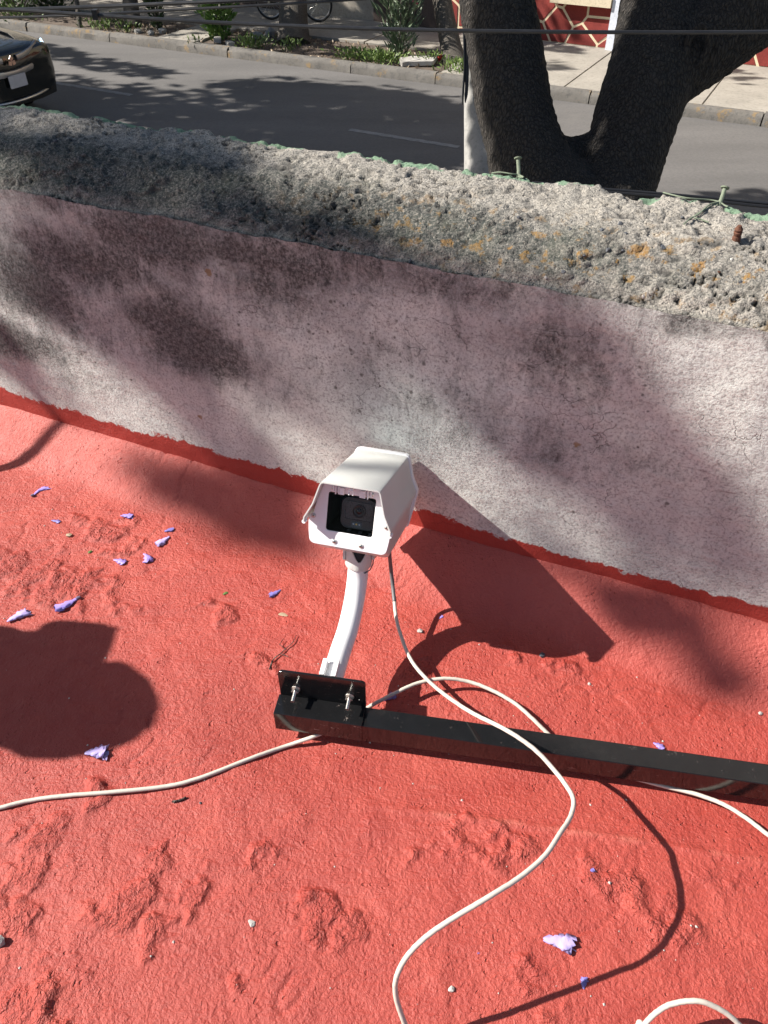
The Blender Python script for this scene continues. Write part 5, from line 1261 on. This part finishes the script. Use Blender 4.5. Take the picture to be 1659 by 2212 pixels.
for spec in [
    (PC, 150, 290, 230, 70, 12, 210), (PC, 430, 345, 190, 55, 8, 130), (PC, 620, 470, 170, 45, 8, 60), (PC, 250, 400, 280, 40, 9, 110),
    (PW, 230, 540, 230, 60, 14, 170), (PW, 360, 720, 200, 95, 16, 260), (PW, 150, 650, 90, 60, 24, 50), (PW, 40, 790, 50, 36, 40, 30),
    (PW, 760, 690, 190, 80, 22, 200), (PW, 640, 830, 150, 55, 24, 110), (PW, 980, 760, 190, 70, 20, 170), (PW, 980, 620, 260, 36, 10, 130),
    (PW, 760, 850, 130, 40, 32, 60), (PW, 1230, 930, 180, 52, 40, 180), (PW, 1130, 800, 110, 46, 30, 80), (PW, 1340, 1075, 190, 48, 40, 190), (PW, 1080, 930, 130, 34, 38, 60), (PW, 1560, 1170, 120, 45, 36, 100), (PW, 1500, 1010, 90, 26, 36, 30), (PW, 1280, 740, 100, 32, 24, 40),
    (PW, 430, 890, 120, 18, 24, 24), (PW, 560, 985, 90, 18, 24, 36),
    (PF, 450, 1080, 130, 34, 8, 75), (PF, 570, 1140, 120, 42, 14, 75), (PF, 660, 1100, 70, 50, 15, 40), (PF, 1500, 1385, 130, 42, 14, 50), (PF, 1590, 1480, 80, 26, 8, 14), (PF, 1330, 1290, 60, 18, 24, 10),
    (PH, 800, 1000, 55, 9, 8, 9), (PH, 760, 1035, 45, 6, 8, 5),
]:
    pl_, cx, cy, rx, ry, an, n = spec; near_sh += shade_points(cx, cy, rx, ry, an, n, pl_, 3.6, 6.2, rg)
near_sh = np.array(near_sh)
jac = empty('jacaranda_tree', (-6.6, 4.6, Z_WALK), 'street tree with small leaves beyond the left picture edge shading the parapet', 'tree'); jb = np.array(jac.location)
o = leaves('crown', near_sh, .085, M['leaf_mid'], None, .5, 0, rg); local(o, jb); o.parent = jac
b = MB(); cen = near_sh.mean(0)
b.tube(spline([jb - [0, 0, .1], jb + [.1, 0, 1.5], jb + [.0, -.3, 3.4], jb + [.2, -.9, 5.2]], 6), np.linspace(.24, .14, 19), 14)
local(b.obj('trunk', M['bark_grey'], None), jb).parent = jac
big_sh = []
for spec in [
    (PR, 420, 235, 330, 40, 4, 620), (PR, 700, 300, 320, 45, 6, 680), (PR, 800, 215, 230, 26, 8, 470), (PR, 620, 200, 150, 20, 6, 330), (PR, 880, 250, 150, 50, 8, 360), (PR, 250, 145, 130, 12, 8, 120), (PR, 950, 250, 120, 40, 10, 210), (PR, 130, 110, 60, 10, 10, 60), (PR, 130, 190, 160, 30, 8, 220), (PR, 1010, 320, 100, 30, 8, 120), (PR, 900, 330, 300, 30, 8, 330), (PR, 560, 270, 330, 45, 6, 420),
    (PR, 560, 105, 330, 18, 7, 260), (PR, 430, 60, 330, 20, 6, 360), (PR, 300, 30, 260, 26, 6, 500), (PR, 650, 62, 170, 30, 6, 520), (PR, 840, 72, 130, 34, 8, 420), (PR, 930, 90, 80, 40, 8, 240), (PR, 120, 28, 120, 14, 6, 150), (PR, 520, 20, 300, 20, 6, 320), (PR, 850, 20, 120, 26, 6, 260),
    (PR, 1210, 110, 80, 22, 8, 90), (PR, 1200, 160, 50, 12, 8, 26), (PR, 1590, 185, 90, 14, 6, 24), (PR, 1610, 440, 90, 24, 4, 60), (PR, 1250, 55, 80, 34, 8, 150),
]:
    pl_, cx, cy, rx, ry, an, n = spec; big_sh += shade_points(cx, cy, rx, ry, an, n, pl_, 6.2, 9.2, rg)
big_sh = np.array(big_sh)
ash = empty('ash_tree', (-11.5, 10.4, Z_WALK), 'large leafy tree beyond the left picture edge shading the road', 'tree'); ab = np.array(ash.location)
o = leaves('crown', big_sh, .36, M['leaf_dark'], None, .6, 0, rg); local(o, ab); o.parent = ash
b = MB(); b.tube(spline([ab - [0, 0, .1], ab + [.1, 0, 2], ab + [-.2, .5, 4.5], ab + [.3, 1.2, 7]], 6), np.linspace(.34, .16, 19), 14)
local(b.obj('trunk', M['bark_grey'], None), ab).parent = ash
tr_sh = []
for spec in [(PT, 1090, 130, 110, 190, 0, 420), (PT, 1400, 90, 170, 130, 0, 420), (PT, 1360, 300, 90, 130, 12, 260), (PT, 1200, 380, 120, 60, 0, 170), (PT, 1560, 60, 120, 90, 0, 200), (PT, 1110, 300, 80, 70, 0, 150), (PP, 1030, 200, 45, 170, 0, 150)]:
    pl_, cx, cy, rx, ry, an, n = spec; tr_sh += shade_points(cx, cy, rx, ry, an, n, pl_, 3.8, 6.0, rg)
tr_sh = np.array(tr_sh)
elm = empty('elm_tree', (-4.6, 6.3, Z_WALK), 'dense street tree beyond the left picture edge shading the forked trunk', 'tree'); eb = np.array(elm.location)
o = leaves('crown', tr_sh, .20, M['leaf_dark'], None, .6, 0, rg); local(o, eb); o.parent = elm
b = MB(); b.tube(spline([eb - [0, 0, .1], eb + [.1, 0, 2], eb + [-.1, .1, 4], eb + [.2, 0, 5.4]], 6), np.linspace(.22, .10, 19), 14)
local(b.obj('trunk', M['bark_grey'], None), eb).parent = elm

# ================================================================== the bystander at the left, seen only by the shadow of the head
def person():
    tip = at(318, 1560, 0.0); head_top = tip - LD * .86
    fx, fy = head_top[0], head_top[1]
    root = empty('person', (fx, fy, 0), 'person in navy shirt and jeans sitting on the roof, one hand raised', 'person')
    J = {'pelvis': (-.02, 0, .115), 'spine': (-.01, 0, .27), 'chest': (0, 0, .44), 'neck': (.01, 0, .565), 'headb': (.02, 0, .63),
         'sl': (0, .17, .51), 'el': (-.02, .24, .30), 'wl': (.03, .26, .10), 'sr': (0, -.17, .50), 'er': (-.06, -.23, .26), 'wr': (.10, -.22, .11),
         'hl': (.06, .09, .10), 'kl': (.34, .13, .40), 'al': (.50, .12, .085), 'hr': (.06, -.09, .10), 'kr': (.34, -.13, .40), 'ar': (.50, -.12, .085)}
    return root, J, head_top
def skin_mesh(name, J, E, R, mat, parent, sub=2, root=None):
    names = list(J); me = bpy.data.meshes.new(name); me.from_pydata([J[n] for n in names], [(names.index(a), names.index(c)) for a, c in E], [])
    me.materials.append(mat); o = link(bpy.data.objects.new(name, me), parent)
    sk = o.modifiers.new('skin', 'SKIN'); sk.use_smooth_shade = True
    lay = me.skin_vertices[0] if len(me.skin_vertices) else None
    if lay:
        for i, n in enumerate(names):
            r = R[n]; lay.data[i].radius = (r, r) if not hasattr(r, '__len__') else r
            lay.data[i].use_root = (n == (root or names[0]))
    s = o.modifiers.new('sub', 'SUBSURF'); s.levels = s.render_levels = sub
    return o
root, J, head_top = person()
# one arm is raised, holding a hand at head height
_a = math.radians(120); _hp = at(-25, 1392, 0.0) - LD * .68 - np.array([root.location[0], root.location[1], 0])
_hl = np.array([_hp[0] * math.cos(_a) + _hp[1] * math.sin(_a), -_hp[0] * math.sin(_a) + _hp[1] * math.cos(_a), .69])
_side = 'l' if _hl[1] > 0 else 'r'; _sg = 1 if _side == 'l' else -1
J['w' + _side] = tuple(_hl); J['e' + _side] = tuple(.5 * (_hl + np.array(J['s' + _side])) + np.array([.12, .10 * _sg, -.16]))
print('hand local', _hl)
def ensure_skin(o):
    return o
bm = bmesh.new(); names = list(J)
E = [('pelvis', 'spine'), ('spine', 'chest'), ('chest', 'neck'), ('neck', 'headb'), ('chest', 'sl'), ('sl', 'el'), ('el', 'wl'), ('chest', 'sr'), ('sr', 'er'), ('er', 'wr'), ('pelvis', 'hl'), ('hl', 'kl'), ('kl', 'al'), ('pelvis', 'hr'), ('hr', 'kr'), ('kr', 'ar')]
RR = {'pelvis': .12, 'spine': .115, 'chest': .125, 'neck': .055, 'headb': .055, 'sl': .06, 'el': .042, 'wl': .028, 'sr': .06, 'er': .042, 'wr': .028, 'hl': .085, 'kl': .058, 'al': .042, 'hr': .085, 'kr': .058, 'ar': .042}
ends = {}
# hands and feet are grown on the same body
for s, w, hdir in (('l', 'wl', np.array([.2, 0, 1.0]) if _side == 'l' else np.array([1., 0, -.25])), ('r', 'wr', np.array([.2, 0, 1.0]) if _side == 'r' else np.array([1., 0, -.25]))):
    hd_ = hdir / np.linalg.norm(hdir); side = np.cross(hd_, [1, 0, 0.2]); side /= np.linalg.norm(side)
    palm = np.array(J[w]) + hd_ * .05; J['p' + s] = tuple(palm); RR['p' + s] = (.034, .018); E.append((w, 'p' + s))
    for i, (off, L) in enumerate(((-.030, .066), (-.010, .078), (.010, .074), (.029, .058))):
        b0 = palm + hd_ * .04 + side * off; b1 = b0 + hd_ * L * .55; b2 = b0 + hd_ * L + np.array([.012, 0, 0])
        for jn, q, r in (('a', b0, .0095), ('b', b1, .0085), ('c', b2, .0065)): J[f'f{s}{i}{jn}'] = tuple(q); RR[f'f{s}{i}{jn}'] = r
        E += [('p' + s, f'f{s}{i}a'), (f'f{s}{i}a', f'f{s}{i}b'), (f'f{s}{i}b', f'f{s}{i}c')]
    t0_ = palm - hd_ * .02 - side * .030; t1_ = t0_ + hd_ * .035 - side * .025; J[f't{s}a'] = tuple(t0_); J[f't{s}b'] = tuple(t1_); RR[f't{s}a'] = .012; RR[f't{s}b'] = .009; E += [('p' + s, f't{s}a'), (f't{s}a', f't{s}b')]
for s, a_ in (('l', 'al'), ('r', 'ar')):
    q = np.array(J[a_]); J['t' + s] = tuple(q + np.array([.15, 0, -.055])); RR['t' + s] = (.045, .030); E.append((a_, 't' + s))
lay = bm.verts.layers.skin.verify(); names = list(J); vs = [bm.verts.new(J[n]) for n in names]
for a_, c_ in E: bm.edges.new((vs[names.index(a_)], vs[names.index(c_)]))
me = bpy.data.meshes.new('body'); bm.verts.ensure_lookup_table()
for n, vtx in zip(names, vs):
    r = RR[n]; vtx[lay].radius = (r, r) if not hasattr(r, '__len__') else r; vtx[lay].use_root = (n == 'pelvis')
bm.to_mesh(me); bm.free()
for mm in ('skin', 'shirt', 'jeans'): me.materials.append(M[mm])
bo = link(bpy.data.objects.new('body', me), root)
sk = bo.modifiers.new('skin', 'SKIN'); sk.use_smooth_shade = True; ss_ = bo.modifiers.new('sub', 'SUBSURF'); ss_.levels = ss_.render_levels = 2
hc = np.array([.035, 0, .735]); rr_ = random.Random(3)
bm = bmesh.new(); bmesh.ops.create_uvsphere(bm, u_segments=32, v_segments=24, radius=1)
for vtx in bm.verts:
    x, y, z = vtx.co; fx = .098 if x > 0 else .104; w = .076 * (1 - .24 * max(0, -z) ** 1.3); xx = x * fx; yy = y * w; zz = z * .122
    if x > .55: xx += .018 * math.exp(-((z + .05) / .16) ** 2) * math.exp(-(y / .16) ** 2) + .006 * math.exp(-((z + .42) / .10) ** 2) * math.exp(-(y / .4) ** 2) - .008 * math.exp(-((z - .12) / .12) ** 2) * math.exp(-((abs(y) - .38) / .16) ** 2)
    if z < -.5 and x > 0: xx *= 1.06
    vtx.co = (xx, yy, zz)
me = bpy.data.meshes.new('head'); bm.to_mesh(me); bm.free(); me.materials.append(M['skin']); me.polygons.foreach_set('use_smooth', [True] * len(me.polygons)); hd = link(bpy.data.objects.new('head', me), root); hd.location = hc
for s in (-1, 1):
    b = MB(); b.lathe([(.0135, 0), (.011, .006), (.004, .009)], 12, Matrix.Translation((.083, s * .030, .012)) @ Matrix.Rotation(math.pi / 2, 4, 'Y') @ Matrix.Diagonal((.7, 1, 1, 1))); b.obj('eye', M['colw'], hd)
    b = MB(); b.tube([(.0, s * .074, .028), (-.012, s * .082, .012), (-.008, s * .080, -.016), (.004, s * .074, -.026)], [.008, .011, .009, .006], 8); b.obj('ear', M['skin'], hd)
b = MB(); b.tube([(.088, -.022, -.062), (.098, 0, -.060), (.088, .022, -.062)], [.003, .006, .003], 8); b.obj('mouth', M['rust'], hd)
bm = bmesh.new(); bmesh.ops.create_uvsphere(bm, u_segments=28, v_segments=20, radius=1)
bmesh.ops.delete(bm, geom=[v_ for v_ in bm.verts if v_.co.z < (-.1 if v_.co.x < 0 else .42 + .2 * v_.co.x)], context='VERTS')
for vtx in bm.verts: vtx.co = (vtx.co.x * .112 * (1 + .03 * rr_.uniform(-1, 1)), vtx.co.y * .086 * (1 + .03 * rr_.uniform(-1, 1)), vtx.co.z * .134 * (1 + .02 * rr_.uniform(-1, 1)))
me = bpy.data.meshes.new('hair'); bm.to_mesh(me); bm.free(); me.materials.append(M['hair']); me.polygons.foreach_set('use_smooth', [True] * len(me.polygons)); hr = link(bpy.data.objects.new('hair', me), hd)
# shirt and trousers as loose sleeves over the limbs
def cloth(name, chains, mat):
    b = MB()
    for ch, rad in chains: b.tube(spline([J[n] if isinstance(n, str) else n for n in ch], 6), np.interp(np.linspace(0, 1, 6 * (len(ch) - 1) + 1), np.linspace(0, 1, len(rad)), rad), 18)
    return b.obj(name, mat, root, True, None)
cloth('shirt', [((('pelvis'), 'spine', 'chest', (.005, 0, .545)), (.150, .145, .165, .075)), (((0, .05, .49), 'sl', tuple(.5 * (np.array(J['sl']) + np.array(J['el'])))), (.09, .078, .062)), (((0, -.05, .49), 'sr', tuple(.5 * (np.array(J['sr']) + np.array(J['er'])))), (.09, .078, .062))], M['shirt'])
cloth('trousers', [((('spine'), 'pelvis', (.05, 0, .112)), (.13, .135, .10)), (((-.02, .06, .115), 'hl', 'kl', (.49, .12, .13)), (.10, .10, .078, .066)), (((-.02, -.06, .115), 'hr', 'kr', (.49, -.12, .13)), (.10, .10, .078, .066))], M['jeans'])
root.rotation_euler[2] = _a
_pc = at(158, 1388, 0.0) - LD * .70
b = MB(); b.prism(rrect(.094, .105, .030, 6), -.004, .004, lambda x, y, z: (z - .0 * y, x, y)); ph = bevel(b.obj('shadow_block', M['glassdark'], None, False), .0015); ph.location = tuple(_pc)  # unseen block, added and sized for the shadow it casts beside the head
tag(ph, 'unseen dark block beside the raised hand, added to shape the head shadow', 'shadow_block')
SC.cycles.max_bounces = 6
